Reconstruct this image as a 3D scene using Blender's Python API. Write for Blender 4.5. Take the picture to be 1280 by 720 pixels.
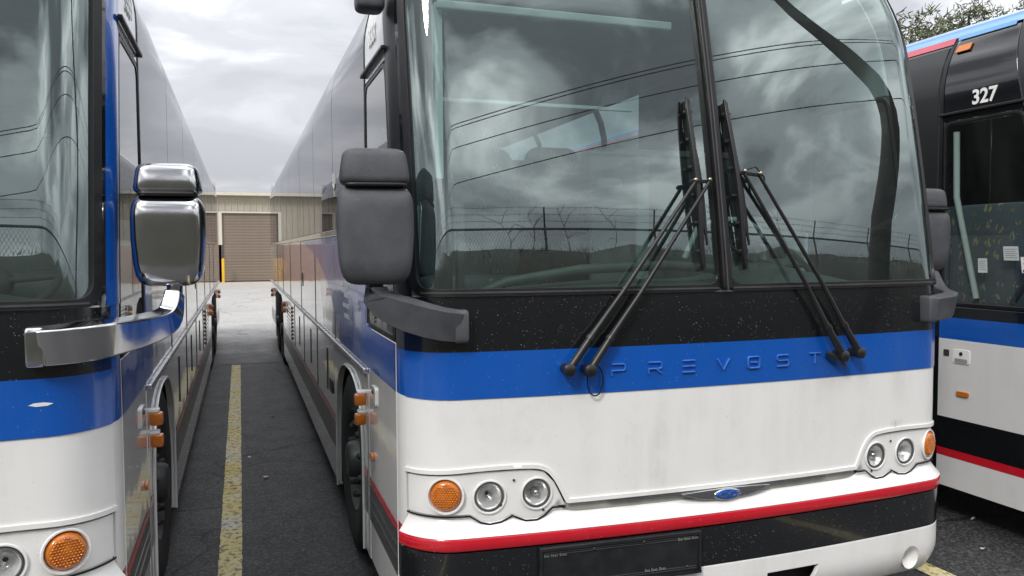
import bpy, bmesh, math, random
import numpy as np
from mathutils import Vector, Matrix
from mathutils.geometry import delaunay_2d_cdt
R = math.radians
random.seed(7)
for o in list(bpy.data.objects): bpy.data.objects.remove(o)
sc = bpy.context.scene
col = sc.collection

# ------------------------------------------------------------------ camera
cam_h, yaw, pitch, roll, foc = 1.7148, .3292, .0492, -.0048, 994.6
F = Vector((math.sin(yaw)*math.cos(pitch), math.cos(yaw)*math.cos(pitch), -math.sin(pitch)))
R0 = Vector((math.cos(yaw), -math.sin(yaw), 0)); U0 = R0.cross(F)
RR = R0*math.cos(roll)+U0*math.sin(roll); UU = -R0*math.sin(roll)+U0*math.cos(roll)
cd = bpy.data.cameras.new('camera'); cam = bpy.data.objects.new('camera', cd); col.objects.link(cam)
cd.sensor_width = 36; cd.lens = foc/1280*36; cd.clip_start = .05; cd.clip_end = 2000
M4 = Matrix((RR, UU, -F)).transposed().to_4x4(); M4.translation = Vector((0, 0, cam_h)); cam.matrix_world = M4
sc.camera = cam
def pixel_ray(u, v): return F+RR*((u-640)/foc)-UU*((v-360)/foc)

# ------------------------------------------------------------------ sky, sun, exposure
SUN_EL, SUN_AZ = 41, 223          # azimuth clockwise from +Y
w = bpy.data.worlds.new('World'); sc.world = w; w.use_nodes = True
nt = w.node_tree; nt.nodes.clear(); N = nt.nodes.new; L = nt.links.new
out = N('ShaderNodeOutputWorld'); bg = N('ShaderNodeBackground'); bg.inputs[1].default_value = .1
L(bg.outputs[0], out.inputs[0])
sky = N('ShaderNodeTexSky'); sky.sky_type = 'NISHITA'; sky.sun_disc = False
sky.sun_elevation = R(SUN_EL); sky.sun_rotation = R(SUN_AZ); sky.dust_density = 2.5
tc = N('ShaderNodeTexCoord'); sep = N('ShaderNodeSeparateXYZ'); L(tc.outputs['Generated'], sep.inputs[0])
def math_node(op, a, b=None, clamp=False):
    m = N('ShaderNodeMath'); m.operation = op; m.use_clamp = clamp
    for i, x in enumerate((a, b)):
        if x is None: continue
        if isinstance(x, (int, float)): m.inputs[i].default_value = x
        else: L(x, m.inputs[i])
    return m.outputs[0]
zc = math_node('MAXIMUM', sep.outputs[2], 0.0)
zz = math_node('ADD', zc, .16)
cx_ = math_node('DIVIDE', sep.outputs[0], zz); cy_ = math_node('DIVIDE', sep.outputs[1], zz)
cmb = N('ShaderNodeCombineXYZ'); L(cx_, cmb.inputs[0]); L(cy_, cmb.inputs[1])
n1 = N('ShaderNodeTexNoise'); L(cmb.outputs[0], n1.inputs[0]); n1.inputs['Scale'].default_value = 1.5
n1.inputs['Detail'].default_value = 7; n1.inputs['Roughness'].default_value = .52; n1.inputs['Distortion'].default_value = .5
cr = N('ShaderNodeValToRGB'); L(n1.outputs[0], cr.inputs[0])
cr.color_ramp.interpolation = 'EASE'
cr.color_ramp.elements[0].position = .40; cr.color_ramp.elements[0].color = (.30, .315, .345, 1)
cr.color_ramp.elements[1].position = .62; cr.color_ramp.elements[1].color = (2.2, 2.2, 2.2, 1)
e = cr.color_ramp.elements.new(.49); e.color = (.86, .88, .92, 1)
# contrast fades towards the horizon, brightness follows the overcast law (about 1 + 2 sin e)
fade = math_node('MULTIPLY', math_node('SUBTRACT', zc, .19), 3.6, True)
mx = N('ShaderNodeMix'); mx.data_type = 'RGBA'; L(math_node('ADD', math_node('MULTIPLY', fade, .86), .14), mx.inputs[0])
mx.inputs[6].default_value = (.93, .945, 1.01, 1); L(cr.outputs[0], mx.inputs[7])
lum = math_node('MULTIPLY', math_node('ADD', math_node('MULTIPLY', zc, 2.8), 1.0), 4.2)
sc_ = N('ShaderNodeVectorMath'); sc_.operation = 'SCALE'; L(mx.outputs[2], sc_.inputs[0]); L(lum, sc_.inputs['Scale'])
m2 = N('ShaderNodeMix'); m2.data_type = 'RGBA'; m2.inputs[0].default_value = .94
L(sky.outputs[0], m2.inputs[6]); L(sc_.outputs[0], m2.inputs[7]); L(m2.outputs[2], bg.inputs[0])
sd = bpy.data.lights.new('sun', 'SUN'); sd.energy = 1.5; sd.angle = R(12); sd.color = (1, .965, .92)
so = bpy.data.objects.new('sun', sd); col.objects.link(so); so.location = (-4, -8, 14)
az, el = R(SUN_AZ), R(SUN_EL)
so.rotation_euler = Vector((math.sin(az)*math.cos(el), math.cos(az)*math.cos(el), math.sin(el))).to_track_quat('Z', 'Y').to_euler()
sc.render.engine = 'CYCLES'
sc.view_settings.view_transform = 'Standard'; sc.view_settings.look = 'None'
sc.view_settings.exposure = .42; sc.view_settings.gamma = 1; sc.view_settings.use_curve_mapping = False
sc.cycles.max_bounces = 8; sc.cycles.transparent_max_bounces = 16; sc.cycles.glossy_bounces = 5
sc.render.resolution_x, sc.render.resolution_y = 1024, 576

# ------------------------------------------------------------------ materials
MATS = {}
def new_mat(name):
    m = bpy.data.materials.new(name); m.use_nodes = True; MATS[name] = m
    return m, m.node_tree, m.node_tree.nodes['Principled BSDF']
def ramp(t, src, stops):
    r = t.nodes.new('ShaderNodeValToRGB'); t.links.new(src, r.inputs[0])
    el = r.color_ramp.elements
    while len(el) < len(stops): el.new(.5)
    for e_, (p, c) in zip(el, stops): e_.position = p; e_.color = (*c, 1) if len(c) == 3 else c
    return r.outputs[0]
def noise(t, scale, detail=4, rough=.55, stretch=None, coord='Object'):
    tcn = t.nodes.new('ShaderNodeTexCoord'); src = tcn.outputs[coord]
    if stretch:
        mp = t.nodes.new('ShaderNodeMapping'); mp.inputs['Scale'].default_value = stretch
        t.links.new(src, mp.inputs[0]); src = mp.outputs[0]
    n = t.nodes.new('ShaderNodeTexNoise'); t.links.new(src, n.inputs[0])
    n.inputs['Scale'].default_value = scale; n.inputs['Detail'].default_value = detail; n.inputs['Roughness'].default_value = rough
    return n.outputs[0]
def mixc(t, fac, a, b):
    m = t.nodes.new('ShaderNodeMix'); m.data_type = 'RGBA'
    for i, x in ((0, fac), (6, a), (7, b)):
        if isinstance(x, (int, float)): m.inputs[i].default_value = x
        elif isinstance(x, tuple): m.inputs[i].default_value = (*x, 1)
        else: t.links.new(x, m.inputs[i])
    return m.outputs[2]
def mth(t, op, a, b=None, clamp=False):
    m = t.nodes.new('ShaderNodeMath'); m.operation = op; m.use_clamp = clamp
    for i, x in enumerate((a, b)):
        if x is None: continue
        if isinstance(x, (int, float)): m.inputs[i].default_value = x
        else: t.links.new(x, m.inputs[i])
    return m.outputs[0]
def specks(t, scale, size, keep):
    tcn = t.nodes.new('ShaderNodeTexCoord')
    v = t.nodes.new('ShaderNodeTexVoronoi'); t.links.new(tcn.outputs['Object'], v.inputs[0]); v.inputs['Scale'].default_value = scale
    sp = t.nodes.new('ShaderNodeSeparateColor'); t.links.new(v.outputs['Color'], sp.inputs[0])
    sz = mth(t, 'MULTIPLY', sp.outputs[1], size)
    return mth(t, 'MULTIPLY', mth(t, 'LESS_THAN', v.outputs['Distance'], sz), mth(t, 'GREATER_THAN', sp.outputs[0], 1-keep))
def plain(name, c, rough=.4, metal=0., coat=0., var=.12, scale=6, bump=0., bscale=200, spec=.5):
    m, t, b = new_mat(name)
    nz = noise(t, scale, 5)
    lo = tuple(x*(1-var) for x in c); hi = tuple(min(1, x*(1+var)) for x in c)
    t.links.new(ramp(t, nz, [(.3, lo), (.7, hi)]), b.inputs['Base Color'])
    b.inputs['Metallic'].default_value = metal; b.inputs['Coat Weight'].default_value = coat; b.inputs['Coat Roughness'].default_value = .05
    b.inputs['Specular IOR Level'].default_value = spec
    rn = noise(t, scale*2.3, 3); t.links.new(mth(t, 'ADD', mth(t, 'MULTIPLY', rn, rough*.5), rough*.75), b.inputs['Roughness'])
    if bump:
        bp = t.nodes.new('ShaderNodeBump'); bp.inputs['Strength'].default_value = bump; bp.inputs['Distance'].default_value = .004
        t.links.new(noise(t, bscale, 3), bp.inputs['Height']); t.links.new(bp.outputs[0], b.inputs['Normal'])
    return m
def paint(name, c, rough=.28, coat=.6, dirt=.25, dcol=(.30, .28, .25), spk=0., spcol=(.6, .6, .58), streak=True):
    m, t, b = new_mat(name)
    n_a = noise(t, 2.2, 7, .65); n_b = noise(t, 9, 4, .6, (1, 1, .12) if streak else None); n_c = noise(t, 60, 3, .6)
    f = mth(t, 'MULTIPLY', ramp(t, n_a, [(.42, (0, 0, 0)), (.78, (1, 1, 1))]), ramp(t, n_b, [(.42, (.12,)*3), (.66, (1, 1, 1))]))
    f = mth(t, 'MULTIPLY', f, dirt)
    f2 = mth(t, 'MULTIPLY', ramp(t, n_c, [(.66, (0, 0, 0)), (.76, (1, 1, 1))]), dirt*.55)
    cc = mixc(t, mth(t, 'ADD', f, f2, True), c, dcol)
    if spk:
        cc = mixc(t, mth(t, 'MULTIPLY', specks(t, 80, .20, spk*.5), .4), cc, spcol)
        cc = mixc(t, mth(t, 'MULTIPLY', specks(t, 190, .32, spk), .4), cc, spcol)
    t.links.new(cc, b.inputs['Base Color'])
    b.inputs['Coat Weight'].default_value = coat; b.inputs['Coat Roughness'].default_value = .04
    t.links.new(mth(t, 'ADD', mth(t, 'MULTIPLY', n_a, rough*.6), rough*.7), b.inputs['Roughness'])
    bp = t.nodes.new('ShaderNodeBump'); bp.inputs['Strength'].default_value = .22; bp.inputs['Distance'].default_value = .01
    t.links.new(noise(t, 2.6, 2, .5), bp.inputs['Height']); t.links.new(bp.outputs[0], b.inputs['Normal']); t.links.new(bp.outputs[0], b.inputs['Coat Normal'])
    return m
paint('white_paint', (.83, .825, .81), .34, .25, .58, (.48, .45, .40), .022, (.22, .20, .17))
paint('side_white', (.72, .72, .72), .16, .9, .30, (.40, .38, .34))
paint('roof_white', (.62, .62, .64), .2, .7, .3)
paint('blue_paint', (.003, .088, .43), .22, .7, .10, (.16, .22, .35), .05, (.45, .5, .6))
paint('red_paint', (.55, .008, .022), .25, .6, .18, (.3, .16, .14), .03, (.7, .6, .6))
paint('black_paint', (.008, .009, .011), .2, .6, .06, (.05, .05, .05), .14, (.42, .42, .42))
paint('gloss_black', (.007, .008, .010), .12, .8, .05, (.05, .05, .05))
paint('satin_black', (.010, .011, .013), .45, .1, .05, (.05, .05, .05))
paint('dark_band', (.045, .047, .050), .35, .3, .3, (.12, .11, .10))
plain('rubber', (.009, .009, .010), .42, var=.3, spec=.4)
plain('seal_grey', (.055, .055, .06), .3, var=.25)
plain('wiper_black', (.014, .014, .015), .38, var=.3)
plain('mirror_plastic', (.070, .073, .082), .52, var=.28, scale=9, bump=.5, bscale=420)
def scuff(m):
    t = m.node_tree; b = t.nodes['Principled BSDF']; src = b.inputs['Base Color'].links[0].from_socket
    k = ramp(t, noise(t, 26, 6, .7, (1, 1, 3)), [(.64, (0, 0, 0)), (.70, (1, 1, 1))]); k2 = ramp(t, noise(t, 4, 4), [(.42, (0, 0, 0)), (.62, (1, 1, 1))])
    t.links.new(mixc(t, mth(t, 'MULTIPLY', mth(t, 'MULTIPLY', k, k2), .5), src, (.26, .26, .26)), b.inputs['Base Color'])
scuff(MATS['mirror_plastic'])
plain('chrome', (.60, .60, .61), .13, 1, var=.1, bump=.12, bscale=11)
plain('lamp_silver', (.88, .88, .87), .22, .55, var=.06)
plain('glint_blue', (.035, .16, .55), .3, var=.3, scale=60)  # paler blue paints the glint on the embossed letter strokes
plain('trim_metal', (.55, .55, .56), .28, .9, var=.1)
plain('tyre_rubber', (.020, .020, .021), .8, var=.3, bump=.3)
plain('rim_metal', (.06, .06, .06), .5, .5, var=.35, scale=14)
plain('underbody', (.012, .012, .012), .9)
plain('dash_plastic', (.075, .086, .084), .55, var=.15)
plain('interior_grey', (.26, .285, .285), .7, var=.1)
plain('interior_light', (.66, .70, .69), .6, var=.08)
plain('interior_dark', (.03, .033, .034), .7, var=.15)
plain('shade_bar', (.50, .54, .52), .5, var=.05)
plain('plate_black', (.014, .015, .017), .45, var=.4, scale=18)
plain('strip_grey', (.36, .36, .33), .5, var=.2, scale=12)
plain('white_decal', (.80, .80, .78), .4, var=.05)
plain('dull_decal', (.50, .55, .54), .5, var=.08)
plain('ink', (.02, .02, .02), .5)
plain('fine_print', (.16, .16, .15), .5, var=.3)
plain('brass_joint', (.45, .40, .30), .3, .9)
plain('steel_galv', (.32, .33, .34), .45, .8, var=.15)
plain('fence_wire', (.035, .036, .036), .6, .3)
plain('bollard_yellow', (.72, .42, .03), .5, var=.12)
plain('wall_tan', (.40, .365, .295), .55, var=.07, scale=1.2)
plain('eave_cream', (.60, .57, .48), .5, var=.06)
plain('wall_brick', (.20, .12, .095), .8, var=.2, scale=3)
plain('cable_black', (.015, .015, .015), .6)
plain('bark', (.10, .075, .055), .9, var=.3)
plain('pole_wood', (.045, .036, .028), .85, var=.3)
plain('litter_paper', (.55, .52, .47), .8, var=.1)
plain('roof_blue', (.10, .30, .62), .25, coat=.5, var=.08)
plain('roof_red', (.50, .05, .08), .25, coat=.5, var=.08)
def door_mat():
    m, t, b = new_mat('door_brown')
    a = noise(t, .5, 6, .6); s = noise(t, 1.2, 5, .6, (.35, 1, 3))
    c = ramp(t, a, [(.3, (.175, .135, .105)), (.7, (.225, .178, .142))])
    c = mixc(t, mth(t, 'MULTIPLY', ramp(t, s, [(.45, (0, 0, 0)), (.7, (1, 1, 1))]), .35), c, (.10, .075, .06))
    t.links.new(c, b.inputs['Base Color']); b.inputs['Roughness'].default_value = .6
door_mat()
def amber():
    m, t, b = new_mat('amber_lens')
    t.links.new(ramp(t, noise(t, 40, 2), [(.3, (.50, .135, .006)), (.7, (.62, .18, .010))]), b.inputs['Base Color'])
    b.inputs['Roughness'].default_value = .18; b.inputs['Coat Weight'].default_value = .6
    b.inputs['Subsurface Weight'].default_value = .25; b.inputs['Subsurface Radius'].default_value = (.02, .008, .002)
amber()
def glass(name, tint, ior, refl_tint=(1, 1, 1), extra=.0, smudge=.0):
    m = bpy.data.materials.new(name); m.use_nodes = True; MATS[name] = m; t = m.node_tree; t.nodes.clear()
    o = t.nodes.new('ShaderNodeOutputMaterial'); mix = t.nodes.new('ShaderNodeMixShader')
    tr = t.nodes.new('ShaderNodeBsdfTransparent'); gl = t.nodes.new('ShaderNodeBsdfGlossy'); fr = t.nodes.new('ShaderNodeFresnel')
    geo = t.nodes.new('ShaderNodeNewGeometry')      # a thin pane reflects alike from both sides
    t.links.new(mth(t, 'ADD', mth(t, 'MULTIPLY', geo.outputs['Backfacing'], 1/ior-ior), ior), fr.inputs['IOR'])
    # uneven film of dust and water marks in the glass: varies the tint a little
    nz = noise(t, 1.6, 6, .6, (1, 1, .5))
    t.links.new(ramp(t, nz, [(.3, tuple(x*.86 for x in tint)), (.7, tint)]), tr.inputs[0])
    gl.inputs[0].default_value = (*refl_tint, 1); gl.inputs['Roughness'].default_value = 0.0
    fac = mth(t, 'ADD', fr.outputs[0], extra, True)
    t.links.new(fac, mix.inputs[0]); t.links.new(tr.outputs[0], mix.inputs[1]); t.links.new(gl.outputs[0], mix.inputs[2])
    last = mix.outputs[0]
    if smudge:
        df = t.nodes.new('ShaderNodeBsdfDiffuse'); df.inputs[0].default_value = (.55, .58, .58, 1)
        n2 = noise(t, 4, 7, .7, (1, 1, .35)); m3 = t.nodes.new('ShaderNodeMixShader')
        t.links.new(mth(t, 'MULTIPLY', ramp(t, n2, [(.35, (.2,)*3), (.75, (1, 1, 1))]), smudge), m3.inputs[0])
        t.links.new(last, m3.inputs[1]); t.links.new(df.outputs[0], m3.inputs[2]); last = m3.outputs[0]
    t.links.new(last, o.inputs[0])
glass('windshield_glass', (.62, .77, .74), 1.95, (.86, 1.0, .98), .085, .025)
glass('side_glass', (.34, .40, .40), 1.55, (.82, .82, .84), .0, .01)
glass('door_glass', (.72, .80, .79), 1.62, (1, 1, 1), .01, .03)
glass('lens_glass', (.95, .95, .95), 1.5, (1, 1, 1), .0)
def asphalt(name, lo, hi, stone, rough, crack=.5):
    m, t, b = new_mat(name)
    big = noise(t, .35, 6, .6); fine = noise(t, 95, 6, .8); mid = noise(t, 3.2, 6, .65)
    c = ramp(t, big, [(.3, lo), (.7, hi)])
    c = mixc(t, mth(t, 'MULTIPLY', ramp(t, mid, [(.4, (0, 0, 0)), (.75, (1, 1, 1))]), .4), c, tuple(x*.6 for x in lo))
    c = mixc(t, mth(t, 'MULTIPLY', ramp(t, fine, [(.50, (0, 0, 0)), (.66, (1, 1, 1))]), .75), c, stone)
    c = mixc(t, mth(t, 'MULTIPLY', ramp(t, noise(t, .9, 5, .6), [(.60, (0, 0, 0)), (.70, (1, 1, 1))]), .55), c, tuple(x*.5 for x in lo))
    tv = t.nodes.new('ShaderNodeTexCoord'); vs_ = t.nodes.new('ShaderNodeTexVoronoi'); vs_.inputs['Scale'].default_value = 75; t.links.new(tv.outputs['Object'], vs_.inputs[0])
    sp_ = t.nodes.new('ShaderNodeSeparateColor'); t.links.new(vs_.outputs['Color'], sp_.inputs[0])
    c = mixc(t, ramp(t, sp_.outputs[0], [(.35, (0, 0, 0)), (1.0, (.85,)*3)]), c, stone)
    c = mixc(t, mth(t, 'MULTIPLY', ramp(t, sp_.outputs[1], [(.5, (0, 0, 0)), (.8, (1, 1, 1))]), .6), c, tuple(x*.4 for x in lo))
    v = t.nodes.new('ShaderNodeTexVoronoi'); v.feature = 'DISTANCE_TO_EDGE'; v.inputs['Scale'].default_value = .42
    tcn = t.nodes.new('ShaderNodeTexCoord'); ad = t.nodes.new('ShaderNodeVectorMath'); ad.operation = 'ADD'
    nn = t.nodes.new('ShaderNodeTexNoise'); nn.inputs['Scale'].default_value = 1.6; nn.inputs['Detail'].default_value = 6
    t.links.new(tcn.outputs['Object'], nn.inputs[0]); t.links.new(tcn.outputs['Object'], ad.inputs[0]); t.links.new(nn.outputs['Color'], ad.inputs[1]); t.links.new(ad.outputs[0], v.inputs[0])
    c = mixc(t, mth(t, 'MULTIPLY', mth(t, 'LESS_THAN', v.outputs[0], .006), crack), c, tuple(x*.25 for x in lo))
    t.links.new(c, b.inputs['Base Color'])
    t.links.new(mth(t, 'ADD', mth(t, 'MULTIPLY', mid, .3), rough-.15), b.inputs['Roughness'])
    bp = t.nodes.new('ShaderNodeBump'); bp.inputs['Strength'].default_value = .7; bp.inputs['Distance'].default_value = .006
    t.links.new(noise(t, 70, 4, .7), bp.inputs['Height']); t.links.new(bp.outputs[0], b.inputs['Normal'])
asphalt('asphalt', (.017, .018, .020), (.036, .037, .039), (.10, .10, .102), .62, .85)
asphalt('old_asphalt', (.28, .275, .265), (.44, .43, .41), (.55, .54, .52), .55, .8)
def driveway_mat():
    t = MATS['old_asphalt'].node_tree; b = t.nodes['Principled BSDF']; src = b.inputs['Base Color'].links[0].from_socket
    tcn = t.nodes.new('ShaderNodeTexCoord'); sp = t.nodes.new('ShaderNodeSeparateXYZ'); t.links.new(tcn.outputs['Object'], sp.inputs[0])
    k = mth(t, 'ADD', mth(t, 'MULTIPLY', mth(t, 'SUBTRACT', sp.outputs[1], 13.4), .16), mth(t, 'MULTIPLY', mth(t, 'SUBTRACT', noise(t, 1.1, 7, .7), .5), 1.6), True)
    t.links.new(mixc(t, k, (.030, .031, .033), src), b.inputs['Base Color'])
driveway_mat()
asphalt('concrete', (.42, .38, .32), (.55, .50, .43), (.6, .56, .5), .7, .6)
def line_mat():
    m, t, b = new_mat('worn_yellow_paint')
    a = noise(t, 26, 6, .75); g = noise(t, 3, 4, .6)
    y = ramp(t, g, [(.3, (.60, .47, .13)), (.5, (.64, .56, .30)), (.68, (.60, .58, .50))])
    c = mixc(t, ramp(t, a, [(.50, (0, 0, 0)), (.62, (1, 1, 1))]), y, (.055, .054, .05))
    t.links.new(c, b.inputs['Base Color']); b.inputs['Roughness'].default_value = .7
line_mat()
def fabric():
    m, t, b = new_mat('seat_fabric')
    c = ramp(t, noise(t, 90, 3), [(.3, (.060, .075, .088)), (.7, (.090, .108, .120))])
    tcn = t.nodes.new('ShaderNodeTexCoord')
    br = t.nodes.new('ShaderNodeTexVoronoi'); br.inputs['Scale'].default_value = 11; br.inputs['Randomness'].default_value = .55
    t.links.new(tcn.outputs['Object'], br.inputs[0])
    zig = noise(t, 75, 1, .5, (1, 1, .35))
    k = mth(t, 'MULTIPLY', mth(t, 'LESS_THAN', br.outputs['Distance'], .30), mth(t, 'GREATER_THAN', zig, .55))
    sp = t.nodes.new('ShaderNodeSeparateColor'); t.links.new(br.outputs['Color'], sp.inputs[0])
    g = mixc(t, mth(t, 'GREATER_THAN', sp.outputs[0], .6), (.34, .27, .12), (.22, .13, .09))
    t.links.new(mixc(t, mth(t, 'MULTIPLY', k, .85), c, g), b.inputs['Base Color']); b.inputs['Roughness'].default_value = .85
fabric()
def leaf_mat(name, lo, hi):
    m, t, b = new_mat(name)
    t.links.new(ramp(t, noise(t, 1.6, 4), [(.3, lo), (.7, hi)]), b.inputs['Base Color']); b.inputs['Roughness'].default_value = .6
leaf_mat('pine_leaf', (.065, .085, .042), (.16, .17, .085))
leaf_mat('hill_ground', (.028, .030, .018), (.06, .055, .035))
leaf_mat('weed_leaf', (.05, .055, .02), (.13, .115, .05))

# ------------------------------------------------------------------ mesh helpers
def tag(o, label=None, cat=None, group=None, kind=None):
    if label: o['label'] = label
    if cat: o['category'] = cat
    if group: o['group'] = group
    if kind: o['kind'] = kind
    return o
def empty(name, loc):
    o = bpy.data.objects.new(name, None); col.objects.link(o); o.location = loc; o.empty_display_size = .3
    return o
class MB:
    def __init__(s): s.v = []; s.f = []
    def add(s, vs, fs):
        b = len(s.v); s.v += [tuple(x) for x in vs]; s.f += [tuple(i+b for i in f) for f in fs]; return s
    def box(s, x0, x1, y0, y1, z0, z1, mat=None):
        vs = [Vector((x, y, z)) for z in (z0, z1) for y in (y0, y1) for x in (x0, x1)]
        if mat: vs = [mat @ v for v in vs]
        return s.add(vs, [(0, 2, 3, 1), (4, 5, 7, 6), (0, 1, 5, 4), (2, 6, 7, 3), (0, 4, 6, 2), (1, 3, 7, 5)])
    def tube(s, pts, r, n=8, flat=None, cap=True):
        pts = [Vector(p) for p in pts]; m = len(pts)
        rs = r if isinstance(r, (list, tuple)) else [r]*m
        vs = []; prev = None
        for i, p in enumerate(pts):
            d = (pts[min(i+1, m-1)]-pts[max(i-1, 0)]).normalized()
            if prev is None:
                a = Vector((0, 0, 1)) if abs(d.z) < .9 else Vector((1, 0, 0))
                nx = d.cross(a).normalized()
            else: nx = (prev-d*prev.dot(d)).normalized()
            prev = nx; ny = d.cross(nx)
            for k in range(n):
                t = 2*math.pi*k/n
                vs.append(p+(nx*math.cos(t)+ny*math.sin(t)*(flat or 1))*rs[i])
        fs = [(i*n+k, i*n+(k+1) % n, (i+1)*n+(k+1) % n, (i+1)*n+k) for i in range(m-1) for k in range(n)]
        if cap: fs += [tuple(range(n))[::-1], tuple((m-1)*n+k for k in range(n))]
        return s.add(vs, fs)
    def ribbon(s, pts, w, h, up=(0, 0, 1)):          # bar of rectangular section; w, h may be lists
        pts = [Vector(p) for p in pts]; m = len(pts); up = Vector(up); vs = []
        for i, p in enumerate(pts):
            d = (pts[min(i+1, m-1)]-pts[max(i-1, 0)]).normalized()
            sd_ = d.cross(up).normalized(); u2 = sd_.cross(d).normalized()
            a = (w[i] if isinstance(w, (list, tuple)) else w)/2; b = (h[i] if isinstance(h, (list, tuple)) else h)/2
            vs += [p-sd_*a-u2*b, p+sd_*a-u2*b, p+sd_*a+u2*b, p-sd_*a+u2*b]
        fs = [(i*4+k, i*4+(k+1) % 4, (i+1)*4+(k+1) % 4, (i+1)*4+k) for i in range(m-1) for k in range(4)]
        fs += [(3, 2, 1, 0), tuple((m-1)*4+k for k in range(4))]
        return s.add(vs, fs)
    def lathe(s, prof, mat, n=28, closed=True):      # profile (radius, height along local z)
        vs = []; m = len(prof)
        for r, h in prof:
            for k in range(n):
                t = 2*math.pi*k/n; vs.append(mat @ Vector((r*math.cos(t), r*math.sin(t), h)))
        fs = [(i*n+k, i*n+(k+1) % n, (i+1)*n+(k+1) % n, (i+1)*n+k) for i in range(m-1) for k in range(n)]
        if closed:
            fs.append(tuple((m-1)*n+k for k in range(n)))
            fs.append(tuple(k for k in range(n))[::-1])
        return s.add(vs, fs)
    def rbox(s, c, size, ex=5, n=28, mat=None, taper=None, ey=None):   # rounded box (superellipsoid)
        vs = []; nl = n//2; c = Vector(c); ey = ey or ex
        sg = lambda t, p: math.copysign(abs(t)**p, t)
        for i in range(nl+1):
            a = -math.pi/2+math.pi*i/nl
            for k in range(n):
                t = 2*math.pi*k/n
                p = Vector((sg(math.cos(a), 2/ex)*sg(math.cos(t), 2/ex)*size[0]/2, sg(math.cos(a), 2/ey)*sg(math.sin(t), 2/ex)*size[1]/2, sg(math.sin(a), 2/ex)*size[2]/2))
                if taper: q = taper(p.z/size[2]+.5); p.x *= q; p.y *= q
                if mat: p = mat @ p
                vs.append(c+p)
        fs = [(i*n+k, i*n+(k+1) % n, (i+1)*n+(k+1) % n, (i+1)*n+k) for i in range(nl) for k in range(n)]
        return s.add(vs, fs)
    def build(s, name, mat, parent=None, smooth=35, bevel=0, seg=2):
        me = bpy.data.meshes.new(name); me.from_pydata(s.v, [], s.f); me.update()
        bm = bmesh.new(); bm.from_mesh(me)
        bmesh.ops.remove_doubles(bm, verts=bm.verts, dist=1e-6)
        bmesh.ops.recalc_face_normals(bm, faces=bm.faces) if getattr(s, 'fix', True) else None
        bm.to_mesh(me); bm.free()
        return mesh_obj(name, me, mat, parent, smooth, bevel, seg)
def mesh_obj(name, me, mat, parent=None, smooth=35, bevel=0, seg=2):
    o = bpy.data.objects.new(name, me); col.objects.link(o)
    if mat: me.materials.append(MATS[mat])
    if smooth is not None:
        me.polygons.foreach_set('use_smooth', [True]*len(me.polygons)); me.set_sharp_from_angle(angle=R(smooth))
    if bevel:
        b = o.modifiers.new('bevel', 'BEVEL'); b.width = bevel; b.segments = seg; b.limit_method = 'ANGLE'; b.angle_limit = R(50); b.harden_normals = False
    if parent: o.parent = parent
    return o
def text_mesh(body, size, extrude, offset=0.0):
    cu = bpy.data.curves.new('text', 'FONT'); cu.body = body; cu.size = size; cu.extrude = extrude; cu.offset = offset
    cu.align_x = 'CENTER'; cu.align_y = 'CENTER'
    to = bpy.data.objects.new('text', cu); col.objects.link(to)
    me = bpy.data.meshes.new_from_object(to.evaluated_get(bpy.context.evaluated_depsgraph_get()))
    bpy.data.objects.remove(to); bpy.data.curves.remove(cu)
    return me

# ------------------------------------------------------------------ ground
def sheet(name, x0, x1, y0, y1, z, mat, nx=1, ny=1):
    vs = [(x0+(x1-x0)*i/nx, y0+(y1-y0)*j/ny, z) for j in range(ny+1) for i in range(nx+1)]
    fs = [(j*(nx+1)+i, j*(nx+1)+i+1, (j+1)*(nx+1)+i+1, (j+1)*(nx+1)+i) for j in range(ny) for i in range(nx)]
    return MB().add(vs, fs).build(name, mat, smooth=None)
tag(sheet('ground', -600, 600, -600, 600, 0, 'asphalt'), kind='structure')
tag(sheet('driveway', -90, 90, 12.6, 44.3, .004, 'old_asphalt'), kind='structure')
tag(sheet('concrete_apron', -30, 60, 40.6, 45.3, .008, 'concrete'), kind='structure')
for x, lab in ((-.083, 'worn yellow parking line running between the left and middle buses'), (3.43, 'worn yellow parking line between the middle bus and the bus numbered 327')):
    mb = MB(); rnd = random.Random(int(x*100)); n = 240; vs = []
    for i in range(n+1):
        y = 1.2+11.3*i/n
        vs += [(x-.061+rnd.uniform(-.003, .003), y, .005), (x+.061+rnd.uniform(-.003, .003), y, .005)]
    mb.add(vs, [(2*i, 2*i+1, 2*i+3, 2*i+2) for i in range(n)])
    tag(mb.build('parking_line', 'worn_yellow_paint', smooth=None), lab, 'parking line', 'yellow stall lines')
rnd = random.Random(3)
for i, (u, v, s) in enumerate([(341, 521, .03), (312, 573, .02), (333, 598, .028), (380, 690, .014), (1228, 688, .018), (1216, 650, .018)]):
    d = pixel_ray(u, v); p = Vector((0, 0, cam_h))+d*(-cam_h/d.z)
    mb = MB(); k = 7; ring = [Vector((p.x+s*rnd.uniform(.5, 1)*math.cos(a*6.283/k), p.y+.8*s*rnd.uniform(.4, 1)*math.sin(a*6.283/k), .008+rnd.uniform(0, .012))) for a in range(k)]
    mb.add(ring+[q-Vector((0, 0, .003)) for q in ring], [tuple(range(k)), tuple(range(2*k-1, k-1, -1))]+[(a, k+a, k+(a+1) % k, (a+1) % k) for a in range(k)])
    labs = ['largest pale paper scrap on the asphalt right of the yellow line', 'small pale paper scrap close beside the yellow line', 'brown curled scrap lying on asphalt right of the yellow line', 'tiny scrap on the asphalt near the lower edge, beside the middle bus', 'pale scrap on the dark asphalt below the bus numbered 327', 'tiny scrap in the shade under the bus numbered 327']
    tag(mb.build('litter_scrap', 'litter_paper', smooth=None), labs[i], 'litter')

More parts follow.
